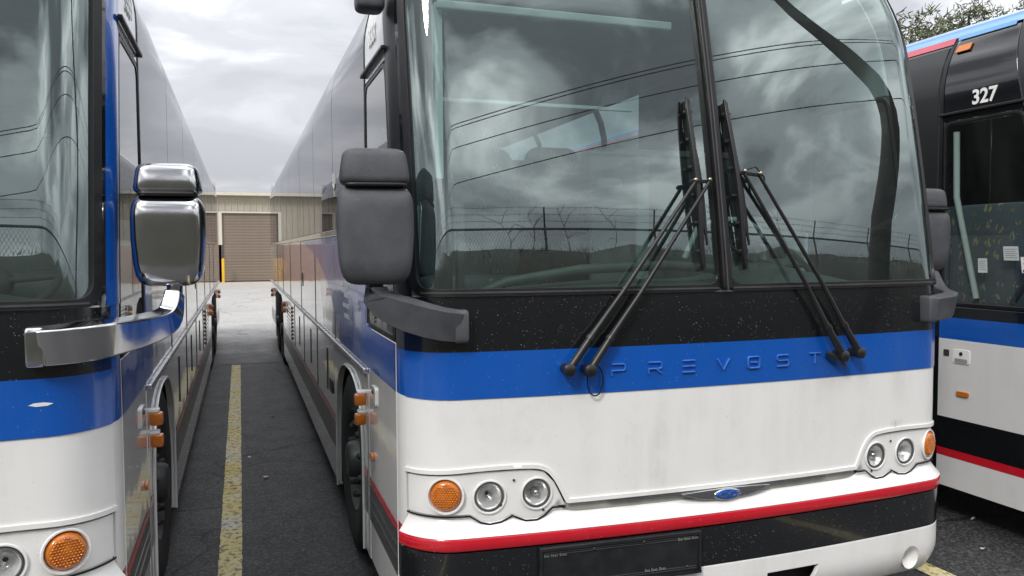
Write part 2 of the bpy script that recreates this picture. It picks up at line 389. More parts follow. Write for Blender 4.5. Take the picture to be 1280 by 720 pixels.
# ------------------------------------------------------------------ warehouse behind the buses
def warehouse():
    Y = 45.3
    w_ = empty('warehouse', (0, Y, 0)); tag(w_, 'tan ribbed metal warehouse with a brown roll-up door behind the buses', 'warehouse')
    dx0, dx1, dz = -.87, 3.0, 3.7
    mb = MB()
    def ribs(x0, x1, z0, z1):
        n = int((x1-x0)/.3); n = max(1, n); vs = []; st = (x1-x0)/n
        prof = []
        for i in range(n):
            a = x0+i*st; prof += [(a, 0), (a+st*.62, 0), (a+st*.70, -.035), (a+st*.92, -.035)]
        prof.append((x1, 0)); b = []
        for x, y in prof: b += [(x, y, z0), (x, y, z1)]
        mb.add(b, [(2*i, 2*i+2, 2*i+3, 2*i+1) for i in range(len(prof)-1)])
    ribs(-22, dx0-.13, 2.0, 4.62); ribs(dx0-.13, dx1+.13, dz+.08, 4.62); ribs(dx1+.13, 30, 2.0, 4.62)
    mb.build('ribbed_wall', 'wall_tan', w_, smooth=None)
    mb = MB().box(-22, dx0-.18, -.06, .1, 0, 2.0).box(dx1+.18, 30, -.06, .1, 0, 2.0); mb.build('base_wall', 'wall_brick', w_, None)
    # roll-up door: every slat its own piece
    n = 24; h = dz/n
    me = None
    for i in range(n):
        if me is None:
            m_ = MB(); prof = [(.0, .069), (.003, .067), (h*.5, .066), (h-.003, .067), (h, .069)]
            vs = []
            for z, y in prof: vs += [(dx0, y, z), (dx1, y, z)]
            m_.add(vs, [(2*k, 2*k+1, 2*k+3, 2*k+2) for k in range(4)])
            o = m_.build('door_slat', 'door_brown', w_, 60); me = o.data
        else:
            o = bpy.data.objects.new('door_slat', me); col.objects.link(o); o.parent = w_
        o.location = (random.uniform(-.004, .004), random.uniform(-.006, .006), i*h)
    MB().box(dx0, dx1, .02, .09, -.01, .06).build('door_bottom_seal', 'rubber', w_, None)
    fr = MB().box(dx0-.16, dx0, -.05, .12, 2.0, dz+.08).box(dx1, dx1+.16, -.05, .12, 2.0, dz+.08).box(dx0, dx1, -.05, .12, dz, dz+.08)
    fr.build('door_frame', 'eave_cream', w_, None)
    MB().box(dx0-.06, dx0, -.03, .12, 0, 1.998).box(dx1, dx1+.06, -.03, .12, 0, 1.998).build('door_track', 'dash_plastic', w_, None)
    MB().box(-22.4, 30.4, -.26, .1, 4.62, 4.72).build('soffit_trim', 'wall_tan', w_, None)
    MB().box(-22.4, 30.4, -.42, -.262, 4.62, 4.80).build('gutter', 'eave_cream', w_, None, .012)
    MB().add([(-22.4, -.42, 4.802), (30.4, -.42, 4.802), (30.4, 12, 5.4), (-22.4, 12, 5.4), (-22.4, 24, 4.8), (30.4, 24, 4.8)], [(0, 1, 2, 3), (3, 2, 5, 4)]).build('roof', 'eave_cream', w_, None)
    MB().box(-22, -21.9, .1, 24, 0, 4.78).box(29.9, 30, .1, 24, 0, 4.78).box(-22, 30, 23.9, 24, 0, 4.7).build('side_wall', 'wall_tan', w_, None)
    MB().box(-21.9, dx0-.2, .12, .5, 0, 4.6).box(dx1+.2, 29.9, .12, .5, 0, 4.6).build('inner_wall', 'interior_dark', w_, None)
    b = MB(); b.lathe([(.075, 0), (.075, 1.2), (.06, 1.25), (.025, 1.275)], Matrix.Identity(4), 20)
    o = b.build('bollard', 'bollard_yellow'); o.location = (-.84, Y-.55, .008)
    tag(o, 'yellow steel bollard at the left edge of the brown roll-up door', 'bollard')
warehouse()

# ------------------------------------------------------------------ bus body surface
HW, LEN = 1.3, 13.5
def _outline():
    t = np.concatenate([np.linspace(0, .86, 90, endpoint=False), .86+.14*np.sin(np.linspace(0, np.pi/2, 70))])
    k = np.clip((t-.86)/.14, 0, 1)
    y = .0843*t*t+.2063*(1-np.sqrt(np.maximum(0, 1-k**2)))
    x = np.append(t*HW, HW); y = np.append(y, LEN)
    s = np.concatenate([[0], np.cumsum(np.hypot(np.diff(x), np.diff(y)))])
    return x, y, s
OX, OY, OS = _outline()
YC = float(OY[-2])                                   # where the side begins
def sx(x): return math.copysign(float(np.interp(abs(x), OX[:-1], OS[:-1])), x)
def sy(y, side): return side*float(OS[-2]+(y-YC))     # point on a side at distance y behind the nose
def lean(z):
    q = z-1.45
    q = .5*(q+np.sqrt(q*q+.004))-.0
    return .13*q+.035*q*q
def inset(z): return .885*np.maximum(0, np.asarray(z)-2.65)**2
def P(s, z, off=0.):
    s = np.asarray(s, float); z = np.asarray(z, float); a = np.abs(s)
    x = np.interp(a, OS, OX); y = np.interp(a, OS, OY)
    e = .004
    tx = np.interp(a+e, OS, OX)-np.interp(np.maximum(a-e, 0), OS, OX); ty = np.interp(a+e, OS, OY)-np.interp(np.maximum(a-e, 0), OS, OY)
    l = np.hypot(tx, ty)+1e-12; nx, ny = ty/l, -tx/l
    wgt = np.clip(1-(y-.30)/.75, 0, 1); wgt = wgt*wgt*(3-2*wgt)
    ly = lean(z)-lean(1.0)
    X = x*(HW-inset(z))/HW+nx*off; Y = y+ly*wgt+ny*off
    return np.stack([np.sign(s)*X, Y, z+0*X], -1)
def grid_patch(name, s0, s1, z0, z1, mat, parent, off=0., ds=.04, dz=.05, thick=0., bevel=0, smooth=60):
    # rectangle on the body surface
    s0, s1 = min(s0, s1), max(s0, s1)
    ns = max(1, int(math.ceil(abs(s1-s0)/ds))); nz = max(1, int(math.ceil(abs(z1-z0)/dz)))
    S, Z = np.meshgrid(np.linspace(s0, s1, ns+1), np.linspace(z0, z1, nz+1))
    vs = P(S.ravel(), Z.ravel(), off)
    q = lambda i, j: j*(ns+1)+i
    fs = [(q(i, j), q(i+1, j), q(i+1, j+1), q(i, j+1)) for j in range(nz) for i in range(ns)]
    mb = MB(); mb.v = [tuple(v) for v in vs]; mb.f = fs
    if thick:
        b = len(mb.v); mb.v += [tuple(v) for v in P(S.ravel(), Z.ravel(), off-thick)]
        mb.f += [tuple(b+i for i in f[::-1]) for f in fs]
        rim = [q(i, 0) for i in range(ns)]+[q(ns, j) for j in range(nz)]+[q(i, nz) for i in range(ns, 0, -1)]+[q(0, j) for j in range(nz, 0, -1)]
        for k in range(len(rim)):
            a, c = rim[k], rim[(k+1) % len(rim)]; mb.f.append((a, b+a, b+c, c))
    else: mb.fix = False
    return mb.build(name, mat, parent, smooth, bevel)
def poly_patch(name, poly, mat, parent, off=0., thick=.012, holes=(), ds=.05, dz=.05, bevel=0, smooth=60):
    # any outline (s, z) on the body surface, with holes; off may depend on z
    pts, edges = [], []
    def ring(pl):
        dense = []
        for i, p in enumerate(pl):
            q = pl[(i+1) % len(pl)]; n = max(1, int(max(abs(q[0]-p[0])/ds, abs(q[1]-p[1])/dz)))
            for k in range(n): dense.append((p[0]+(q[0]-p[0])*k/n, p[1]+(q[1]-p[1])*k/n))
        b = len(pts); pts.extend(dense); edges.extend((b+i, b+(i+1) % len(dense)) for i in range(len(dense)))
        return dense
    outer = ring(poly); hs = [ring(h) for h in holes]
    def inside(p, pl):
        c = False; x, y = p
        for i in range(len(pl)):
            (x1, y1), (x2, y2) = pl[i], pl[i-1]
            if (y1 > y) != (y2 > y) and x < (x2-x1)*(y-y1)/(y2-y1)+x1: c = not c
        return c
    a0, a1 = min(p[0] for p in poly), max(p[0] for p in poly); b0, b1 = min(p[1] for p in poly), max(p[1] for p in poly)
    arr = np.array(outer+[p for h in hs for p in h])
    for s in np.arange(a0+ds*.5, a1, ds):
        for z in np.arange(b0+dz*.5, b1, dz):
            if inside((s, z), poly) and not any(inside((s, z), h) for h in holes):
                if np.min(((arr[:, 0]-s)/ds)**2+((arr[:, 1]-z)/dz)**2) > .12: pts.append((s, z))
    vo, _, fo, _, _, _ = delaunay_2d_cdt([Vector(p) for p in pts], edges, [], 1, 1e-6)
    if holes:
        fo = [f for f in fo if not any(inside((sum(vo[i].x for i in f)/3, sum(vo[i].y for i in f)/3), h) for h in holes)]
    A = np.array([(v.x, v.y) for v in vo])
    of = off(A[:, 1]) if callable(off) else off
    mb = MB(); mb.v = [tuple(v) for v in P(A[:, 0], A[:, 1], of)]; mb.f = [tuple(f) for f in fo]
    if thick:
        cnt = {}
        for f in fo:
            for i in range(len(f)):
                e_ = (f[i], f[(i+1) % len(f)]); cnt[e_] = 1
        b = len(mb.v); mb.v += [tuple(v) for v in P(A[:, 0], A[:, 1], (of-thick))]
        mb.f += [tuple(b+i for i in f[::-1]) for f in fo]
        for (i, j) in cnt:
            if (j, i) not in cnt: mb.f.append((i, b+i, b+j, j))
    return mb.build(name, mat, parent, smooth, bevel)
def mirror_pts(pl): return [(-s, z) for s, z in pl][::-1]
def circle(cx, cz, r, n=28): return [(cx+r*math.cos(2*math.pi*i/n), cz+r*math.sin(2*math.pi*i/n)) for i in range(n)]
def rrect(s0, s1, z0, z1, r, n=6):
    pl = []
    for cx, cz, a0 in ((s1-r, z0+r, -90), (s1-r, z1-r, 0), (s0+r, z1-r, 90), (s0+r, z0+r, 180)):
        for i in range(n+1):
            a = R(a0+90*i/n); pl.append((cx+r*math.cos(a), cz+r*math.sin(a)))
    return pl
def band(path, w):                                   # outline of a strip that follows a path in (s, z)
    p = [Vector(a) for a in path]; up, dn = [], []
    for i in range(len(p)):
        d = (p[min(i+1, len(p)-1)]-p[max(i-1, 0)]).normalized(); n = Vector((-d.y, d.x))*w/2
        up.append(tuple(p[i]+n)); dn.append(tuple(p[i]-n))
    return dn+up[::-1]
def smooth_path(pl, it=2):
    for _ in range(it):
        q = [pl[0]]
        for a, b in zip(pl[:-1], pl[1:]):
            q += [tuple(u*.75+v*.25 for u, v in zip(a, b)), tuple(u*.25+v*.75 for u, v in zip(a, b))]
        pl = q+[pl[-1]]
    return pl
def smooth_path3(p):
    q = [p[0]]
    for a, b, c in zip(p[:-2], p[1:-1], p[2:]): q += [b.lerp(a, .25), b.lerp(c, .25)]
    return q+[p[-1]]
def frame_at(s, z, off=0.):                          # local z axis points out of the body
    a = P(s, z, off); b = P(s+.01, z, off); c = P(s, z+.01, off)
    ex = Vector(b-a).normalized(); up = Vector(c-a).normalized(); n = ex.cross(up).normalized()
    if s < 0 and False: n = -n
    up = n.cross(ex)
    m = Matrix((ex, up, n)).transposed().to_4x4(); m.translation = Vector(a); return m
S_END = sy(LEN-.02, 1)
SC = float(OS[-2])                                   # s at the corner, where a side begins
ARCH = [(1.215, .2), (1.215, .62), (1.235, .80), (1.30, .92), (1.42, 1.0), (1.60, 1.045), (1.80, 1.05), (2.0, 1.035), (2.18, .97), (2.30, .86), (2.36, .70), (2.375, .5), (2.375, .2)]
def arch_at(dy, grow=0): return [(y+dy, z) for y, z in ARCH]
REAR = [(9.05, .2), (9.05, .62), (9.12, .82), (9.3, .98), (9.6, 1.04), (11.2, 1.04), (11.5, .98), (11.68, .82), (11.75, .62), (11.75, .2)]

def stroke_letters(ch):                              # strokes on a 1 x 1 cell
    return {'P': [[(0, 0), (0, .45), (.9, .45), (1, .55), (1, .9), (.9, 1), (0, 1)]],
            'R': [[(0, 0), (0, .45), (.9, .45), (1, .55), (1, .9), (.9, 1), (0, 1)], [(.55, .45), (1, 0)]],
            'E': [[(1, 0), (0, 0)], [(0, .5), (1, .5)], [(0, 1), (1, 1)]],
            'V': [[(0, 1), (.5, 0), (1, 1)]],
            'O': [[(.1, 0), (.9, 0), (1, .1), (1, .9), (.9, 1), (.1, 1), (0, .9), (0, .1), (.1, 0)], [(.2, .5), (.8, .5)]],
            'S': [[(0, 0), (.9, 0), (1, .1), (1, .4), (.9, .5), (.1, .5), (0, .6), (0, .9), (.1, 1), (1, 1)]],
            'T': [[(0, 1), (1, 1)], [(.5, 1), (.5, 0)]]}[ch]

def make_bus(loc, kind, label):
    dark = kind == 'dark'
    b = empty('coach_bus', loc); tag(b, label, 'bus', 'coaches parked side by side')
    CORN = sx(1.285)
    # ---------------- nose -------------------------------------------------------------
    HLr = [(1.283, .855), (1.03, .872), (.84, .870), (.785, .858), (.745, .815), (.715, .755), (.700, .722), (.752, .722), (.785, .695), (.815, .680), (.86, .681), (.912, .704), (.955, .684), (1.0, .678), (1.035, .688), (1.075, .714), (1.15, .716), (1.283, .714)]
    hl = [(sx(x), z) for x, z in HLr]
    top = 1.54
    lo = [(sx(x), z) for x, z in [(-1.287, .862), (-1.03, .879), (-.84, .877), (-.779, .865), (-.738, .820), (-.708, .760), (-.692, .728)]]
    outline = lo+[(0, .728)]+[(-s, z) for s, z in lo[::-1]]+[(CORN, top), (-CORN, top)]
    poly_patch('front_panel', outline, 'white_paint', b, 0, .02, ds=.035, dz=.06, bevel=.004)
    grid_patch('blue_band', -CORN+.001, CORN-.001, 1.153, 1.331, 'blue_paint', b, .003, .025, .06)
    grid_patch('black_band', -CORN+.001, CORN-.001, 1.331, 1.536, 'black_paint', b, .0034, .025, .06)
    # raised lip round the panel's lower edge
    lip = smooth_path([(s, z+.010) for s, z in lo]); lip = lip+[(0, .739)]+[(-s, z) for s, z in lip[::-1]]
    poly_patch('panel_lip', band(lip, .016), 'white_paint', b, .007, .007, ds=.03, dz=.03, bevel=.002)
    if kind == 'left': poly_patch('paint_scuff', [(sx(1.08), 1.252), (sx(1.10), 1.247), (sx(1.13), 1.248), (sx(1.145), 1.254), (sx(1.12), 1.259), (sx(1.095), 1.258)], 'white_decal', b, .0042, .001, (), .03, .03)
    # embossed name
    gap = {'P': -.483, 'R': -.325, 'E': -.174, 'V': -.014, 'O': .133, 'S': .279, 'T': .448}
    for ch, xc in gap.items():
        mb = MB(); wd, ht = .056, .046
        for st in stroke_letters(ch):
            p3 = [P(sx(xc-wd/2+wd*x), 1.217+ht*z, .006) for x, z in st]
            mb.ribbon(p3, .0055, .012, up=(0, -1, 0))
        mb.build('embossed_letter', 'glint_blue', b, 30, .0015)
    # headlamp units
    for sd_ in (1, -1):
        pl = hl if sd_ > 0 else mirror_pts(hl)
        lamps = [(.815, .777, .047), (1.0, .777, .049), (1.165, .790, .054)]
        holes = [circle(sd_*sx(x), z, r+.008) for x, z, r in lamps]
        poly_patch('headlamp_housing', pl, 'white_paint', b, -.004, .03, holes, .03, .03, .004)
        for i, (x, z, r) in enumerate(lamps):
            fm = frame_at(sd_*sx(x), z, 0)
            rim = MB().lathe([(r+.018, -.003), (r+.016, .003), (r+.011, .003), (r+.004, -.012), (r+.002, -.03)], fm, 36, False)
            rim.build('lamp_bezel', 'white_paint', b, 60)
            if i < 2:
                a = MB().lathe([(r+.003, -.006), (r*.9, -.012), (r*.75, -.03), (r*.5, -.045), (.008, -.055)], fm, 36, False)
                lamp = a.build('headlight', 'lamp_silver', b, 60)
                MB().lathe([(r*.30, -.045), (r*.32, -.02), (r*.2, -.008), (.002, -.004)], fm, 20).build('bulb', 'lens_glass' if i else 'trim_metal', lamp, 60)
                MB().lathe([(r+.002, -.006), (r*.8, .002), (r*.5, .007), (.001, .009)], fm, 36, False).build('lens', 'lens_glass', lamp, 80)
                MB().lathe([(r+.006, -.01), (r+.006, .001), (r+.001, .002), (r-.001, -.006)], fm, 36, False).build('lamp_ring', 'dash_plastic', lamp, 60)
            else:
                a = MB().lathe([(r+.004, -.03), (r+.002, .002), (r*.85, .010), (.001, .013)], fm, 36, False)
                sig = a.build('turn_signal', 'amber_lens', b, 80)
                dots = MB()
                for q in range(-5, 6):
                    for k in range(-5, 6):
                        px_, pz_ = (q+.5*(k % 2))*.0098, k*.0086
                        if px_*px_+pz_*pz_ < (r*.84)**2:
                            dots.lathe([(.0042, .010), (.003, .0135), (.001, .0145)], fm @ Matrix.Translation((px_, pz_, 0)), 6, False)
                dots.build('lens_dimples', 'amber_lens', sig, 80)
        sl = [(sx(x), z-.005) for x, z in HLr[6:]]; sl = sl if sd_ > 0 else mirror_pts(sl)
        poly_patch('housing_gap_shade', band(sl, .006), 'rubber', b, .004, .004, (), .03, .03)  # dark strip draws the shade of the gap below the housing
        for x, z in [(.905, .835), (.955, .742), (.79, .712)]:
            MB().lathe([(.005, -.001), (.005, .002), (.001, .003)], frame_at(sd_*sx(x), z, 0), 10).build('screw', 'ink', b, 60)
    # strip, emblem
    grid_patch('grille_strip', sx(-.70), sx(.70), .672, .728, 'strip_grey', b, -.014, .05, .03, .01)
    for sd_ in (-1, 1):
        poly_patch('chrome_blade', [(sx(sd_*.20), .716), (sx(sd_*.20), .724), (sx(sd_*.52), .722), (sx(sd_*.52), .719)][::sd_], 'chrome', b, .004, .012, ds=.04, dz=.02)
    wing = [(-.21, .724), (-.17, .706), (-.10, .690), (0, .683), (.10, .690), (.17, .706), (.21, .724)]
    wing = smooth_path(wing)+[(.10, .728), (0, .730), (-.10, .728)]
    em = poly_patch('emblem_wing', [(sx(x), z) for x, z in wing], 'chrome', b, .022, .03, ds=.02, dz=.012, bevel=.003)
    fm = frame_at(0, .706, .022)
    sc_m = Matrix.Diagonal((1, .36, 1, 1))
    MB().lathe([(.064, 0), (.064, .004), (.060, .006)], fm @ sc_m, 36).build('oval_rim', 'chrome', em, 60)
    MB().lathe([(.056, .0055), (.054, .008), (.001, .0095)], fm @ sc_m, 36, False).build('oval_badge', 'blue_paint', em, 60)
    for a, c in (((-.02, .706-.013), (.02, .706+.013)), ((-.02, .706+.013), (.02, .706-.013))):
        MB().ribbon([P(a[0], a[1], .032), P(c[0], c[1], .032)], .004, .003, (0, -1, 0)).build('badge_stroke', 'chrome', em, 30)
    for q in (1, -1):
        MB().ribbon([P(q*x, z, .0315) for x, z in smooth_path([(.018, .717), (.034, .715), (.040, .706), (.034, .697), (.018, .695)])], .0035, .003, (0, -1, 0)).build('badge_stroke', 'chrome', em, 30)
    # bumper
    BE = CORN
    def loft(name, prof, mat, s0=-BE, s1=BE, ds=.03):
        S = np.linspace(s0, s1, int((s1-s0)/ds)+1); n = len(S); mb = MB()
        for z, of in prof: mb.v += [tuple(v) for v in P(S, np.full(n, z), of)]
        mb.f = [(j*n+i, j*n+i+1, (j+1)*n+i+1, (j+1)*n+i) for j in range(len(prof)-1) for i in range(n-1)]
        mb.fix = False
        return mb.build(name, mat, b, 50)
    S = np.linspace(-BE, BE, 121); mb = MB(); rows = 9        # bumper top: a shelf that steps down towards the middle
    for j in range(rows):
        t = j/(rows-1)
        side_ = 1/(1+np.exp(-(np.abs(S)-.72)/.018))
        z_hi = .690*(1-side_)+.735*side_
        z = z_hi*(1-t)+.638*t
        of_mid = -.012+.048*t**.6; of_side = -.02+.056*(t**1.6)
        scal = .010*np.sin(np.clip((np.abs(S)-.75)/.33, 0, 1)*np.pi*2)**2*np.exp(-((t-.45)/.3)**2)*side_
        of = of_mid*(1-side_)+of_side*side_-scal
        mb.v += [tuple(v) for v in P(S, z, of)]
    n = len(S); mb.f = [(j*n+i, (j+1)*n+i, (j+1)*n+i+1, j*n+i+1) for j in range(rows-1) for i in range(n-1)]; mb.fix = False
    mb.build('bumper_top', 'white_paint', b, 70)
    loft('red_bumper_stripe', [(.588, .012), (.589, .034), (.594, .037), (.612, .038), (.630, .038), (.636, .034)], 'red_paint')
    loft('black_bumper_band', [(.418, .020), (.42, .026), (.50, .028), (.580, .026), (.5848, .014)], 'black_paint')
    lo_off = lambda z: .026-.9*np.maximum(0, .33-z)**2*3.2
    rec = [(sx(x), z) for x, z in [(.20, .20), (.20, .345), (.47, .345), (.40, .20)]]
    recm = mirror_pts(rec)
    lower = [(-BE, .2), (recm[0][0], .2), *recm[1:3], (recm[3][0], .2), (rec[0][0], .2), rec[1], rec[2], (rec[3][0], .2), (BE, .2), (BE, .417), (-BE, .417)]
    fog = [(1.02, .285)]
    poly_patch('lower_bumper', lower, 'white_paint', b, lo_off, .02, [circle(q*sx(1.02), .285, .052) for q in (1, -1)], .035, .03, .004)
    for q in (1, -1):
        fm = frame_at(q*sx(1.02), .285, .02)
        MB().lathe([(.053, .0), (.047, -.02), (.042, -.06), (.001, -.065)], fm, 28, False).build('tow_recess', 'white_paint', b, 60)
        MB().box(q*.33-.17, q*.33+.17, .06, .3, .2, .40).build('air_inlet', 'underbody', b, None)
    # plate holder
    mb = MB(); x0, x1 = -.817, -.137
    def pb(xa, xb, za, zb, of, th=.012): 
        return [P(sx(xa), za, of), P(sx(xb), za, of), P(sx(xb), zb, of), P(sx(xa), zb, of), P(sx(xa), za, of-th), P(sx(xb), za, of-th), P(sx(xb), zb, of-th), P(sx(xa), zb, of-th)]
    BF = [(0, 1, 2, 3), (7, 6, 5, 4), (0, 4, 5, 1), (1, 5, 6, 2), (2, 6, 7, 3), (3, 7, 4, 0)]
    plate = MB().add(pb(x0, x1, .405, .578, .044, .022), BF).build('plate_holder', 'plate_black', b, 30, .003)
    fr = MB()
    for a in ((x0, x1, .566, .578), (x0, x1, .405, .414), (x0, x0+.010, .414, .566), (x1-.010, x1, .414, .566)): fr.add(pb(*a, .052, .009), BF)
    fr.build('plate_frame', 'plate_black', plate, 30, .002)
    for za in (.548, .556, .434, .426): MB().add(pb(x0+.02, x1-.02, za, za+.003, .047, .004), BF).build('slot_rib', 'seal_grey', plate, None)
    for xa, za in ((-.80, .541), (-.24, .546), (-.385, .437)):
        for k, (dx, dw) in enumerate(((0, .022), (.028, .028), (.062, .030))):
            for j in range(4): MB().add(pb(xa+dx+dw*j/4, xa+dx+dw*(j+.62)/4, za, za+.008+.004*(j == 0), .0465, .002), BF).build('plate_lettering', 'fine_print', plate, None)
    for x, z in ((-.60, .556), (-.39, .560), (-.20, .438)): MB().lathe([(.005, 0), (.004, .003), (.001, .004)], frame_at(sx(x), z, .047), 10).build('bolt', 'rim_metal', plate, 60)
    # ---------------- windshield ---------------------------------------------------------
    ZT, WE = 3.02, sx(1.245)
    for q in (-1, 1):
        gl = grid_patch('windshield', *((.030, WE) if q > 0 else (-WE, -.030)), 1.565, ZT-.02, 'windshield_glass', b, .0, .018, .03, smooth=80)
        outer = rrect(*((.0, WE+.03) if q > 0 else (-WE-.03, .0)), 1.538, ZT+.004, .06)
        inner = rrect(*((.030, WE-.004) if q > 0 else (-WE+.004, -.030)), 1.566, ZT-.03, .05)
        poly_patch('windshield_gasket', outer, 'rubber', b, .013, .026, [inner], .04, .06, .006)
        # bright filler line in the gasket
        if q > 0: ln = [(.032, 1.552), (WE-.02, 1.552)]
        else: ln = [(-WE+.02, 1.552), (-.032, 1.552)]
        poly_patch('gasket_trim', band(ln, .007), 'seal_grey', b, .0165, .005, ds=.04, dz=.02)
    zs = [1.545+.06*i for i in range(25)]
    MB().ribbon([P(0, z, .022) for z in zs], .045, .03, (0, -1, 0)).build('centre_post', 'rubber', b, 30, .008, 3)
    MB().ribbon([P(-.006, z, .0385) for z in zs], .006, .004, (0, -1, 0)).build('post_trim', 'seal_grey', b, 30)
    # corner pillars
    for q in (-1, 1):
        a0, a1 = WE+.031, sy(.315, 1)
        pm = 'satin_black' if (dark or kind == 'middle') else 'blue_paint'
        split = a0+.03
        grid_patch('corner_pillar', q*a0, q*split, 1.331 if False else 1.537, ZT, 'gloss_black', b, .001, .02, .06, .01)
        grid_patch('pillar_cover', q*(split+.001), q*a1, 1.537, ZT, pm, b, .001, .02, .06, .01)
        c0 = CORN+.004
        for z0, z1, mt in ((.2, .417, 'white_paint'), (.418, .585, 'black_paint'), (.586, .64, 'red_paint'), (.641, 1.153, 'white_paint'), (1.154, 1.331, 'blue_paint'), (1.332, 1.536, 'gloss_black' if kind != 'left' else 'blue_paint')):
            if dark: mt = {'gloss_black': 'gloss_black'}.get(mt, mt)
            grid_patch('corner_post', q*c0, q*a1, z0, z1, mt, b, -.001, .02, .1, .01)
    # ---------------- sides -------------------------------------------------------------
    for q in (-1, 1):
        Sy = lambda y: sy(y, q)
        door = q < 0
        d0, d1 = .322, 1.03
        nm = 'door' if door else 'driver_panel'
        low_z = .215
        # leaf below the glass
        leaf = grid_patch('entrance_door' if door else 'driver_side_panel', Sy(d0), Sy(d1), low_z, 1.345, 'gloss_black' if dark else 'side_white', b, 0, .12, .12, .02, .004)
        glz0, glz1 = 1.36, 2.485
        grid_patch('door_glass' if door else 'driver_window', Sy(d0+.01), Sy(d1-.01), glz0+.005, glz1-.01, 'door_glass', b, -.002, .06, .06, smooth=80)
        poly_patch('window_seal', rrect(*sorted((Sy(d0), Sy(d1))), glz0-.012, glz1, .05), 'rubber', b, .0015, .02, [rrect(*sorted((Sy(d0+.02), Sy(d1-.016))), glz0+.012, glz1-.02, .05)], .08, .08, .004)
        if dark:
            grid_patch('blue_stripe', Sy(d0+.002), Sy(d1-.002), 1.143, 1.277, 'blue_paint', leaf, .003, .12, .12)
            grid_patch('white_stripe', Sy(d0+.002), Sy(d1-.002), .652, 1.143, 'side_white', leaf, .003, .12, .12)
            grid_patch('red_stripe', Sy(d0+.002), Sy(d1-.002), .407, .455, 'red_paint', leaf, .003, .12, .12)
            grid_patch('white_stripe', Sy(d0+.002), Sy(d1-.002), low_z+.002, .405, 'side_white', leaf, .003, .12, .12)
        else:
            grid_patch('blue_stripe', Sy(d0+.002), Sy(d1-.002), 1.153, 1.343, 'blue_paint', leaf, .003, .12, .12)
            grid_patch('red_stripe', Sy(d0+.002), Sy(d1-.002), .588, .622, 'red_paint', leaf, .003, .12, .12)
            grid_patch('dark_stripe', Sy(d0+.002), Sy(d1-.002), .41, .586, 'dark_band', leaf, .003, .12, .12)
            for zz_ in (.47, .52): grid_patch('stripe_rib', Sy(d0+.003), Sy(d1-.003), zz_, zz_+.008, 'gloss_black', leaf, .005, .12, .12, .004)
        # header above the glass, drip rail, black gap behind the door
        grid_patch('door_header', Sy(d0), Sy(d1), 2.49, 3.0, 'gloss_black' if dark else 'roof_white', b, 0, .06, .04, .02, .003)
        MB().ribbon([P(Sy(y), 2.53, .012) for y in np.linspace(d0-.05, d1+.02, 14)], .018, .018, (0, 0, 1)).build('drip_rail', 'rubber', b, 30, .004)
        grid_patch('door_gap_seal', Sy(d1+.002), Sy(d1+.028), 1.36, 3.0, 'rubber', b, .003, .03, .06, .02)
        if dark: grid_patch('corner_strip', Sy(d1+.002), Sy(d1+.06), low_z, 1.355, 'gloss_black', b, .002, .06, .1, .02)
        else:
            grid_patch('gap_strip', Sy(d1+.002), Sy(d1+.06), 1.12, 1.355, 'blue_paint', b, .002, .06, .1, .02)
            grid_patch('gap_strip', Sy(d1+.002), Sy(d1+.06), low_z, 1.118, 'side_white', b, .002, .06, .1, .02)
        # handle recess and reflector on the leaf
        if door or kind == 'left':
            hb = rrect(*sorted((Sy(.80), Sy(.92))), 1.0, 1.085, .012)
            poly_patch('door_handle_plate', hb, 'side_white' if not dark else 'white_decal', leaf, .008, .008, (), .1, .1, .002)
            poly_patch('handle_slot', rrect(*sorted((Sy(.815), Sy(.905))), 1.005, 1.03, .008), 'interior_grey', leaf, .0095, .003, (), .1, .1)
            MB().lathe([(.012, .0), (.011, .004), (.003, .005)], frame_at(Sy(.86), 1.06, .008), 14).build('door_lock', 'ink', leaf, 60)
            if dark: poly_patch('vent_patch', rrect(*sorted((Sy(.95), Sy(.99))), 1.035, 1.075, .006), 'interior_dark', leaf, .006, .004, (), .1, .1)
        mz = .815 if dark else .745
        poly_patch('side_marker', rrect(*sorted((Sy(.80 if dark else .885), Sy(.885 if dark else .95))), mz-.014, mz+.014, .010), 'amber_lens', leaf, .014, .012, (), .1, .1, .003)
        # fender and luggage side below the rail
        body = [(LEN-.05, .2)]+[(LEN-.05, 1.108), (d1+.065, 1.108), (d1+.065, .2)]+ARCH+REAR
        pl = [(Sy(y), z) for y, z in body]
        low = poly_patch('lower_side', pl, 'gloss_black' if dark else 'side_white', b, -.002, .025, (), .6, .3, .003)
        segs = [(d1+.066, 1.214), (2.377, 9.048), (11.752, LEN-.06)]
        for y0, y1 in segs:
            if dark: bands = [('red_stripe', .407, .455, 'red_paint'), ('white_stripe', .652, 1.10, 'side_white'), ('white_stripe', .203, .405, 'side_white')]
            else: bands = [('red_stripe', .588, .622, 'red_paint'), ('dark_stripe', .41, .586, 'dark_band')]
            for nm2, z0, z1, mt in bands: grid_patch(nm2, Sy(y0), Sy(y1), z0, z1, mt, low, .0012, 1, .3)
        # arch lip
        mbp = [Vector(P(Sy(y), z, .006)) for y, z in smooth_path(ARCH, 1)]
        MB().tube(mbp, .008, 6).build('arch_lip', 'side_white', b, 60)
        # skirt edge
        # luggage doors: seams and latch slots
        for i, y in enumerate((3.75, 5.15, 6.55)):
            MB().ribbon([P(Sy(y), .63, .0), P(Sy(y), 1.1, .0)], .008, .004, (1, 0, 0)).build('door_seam', 'rubber', b, None)
        for y in (3.0, 4.4, 5.8):
            poly_patch('latch_slot', rrect(*sorted((Sy(y-.035), Sy(y+.035))), .72, 1.02, .02), 'gloss_black', b, .004, .008, (), .2, .2, .002)
        if q < 0: poly_patch('side_emblem', rrect(*sorted((Sy(2.62), Sy(2.80))), .745, .835, .02), 'ink', low, .006, .006, (), .2, .2, .002)
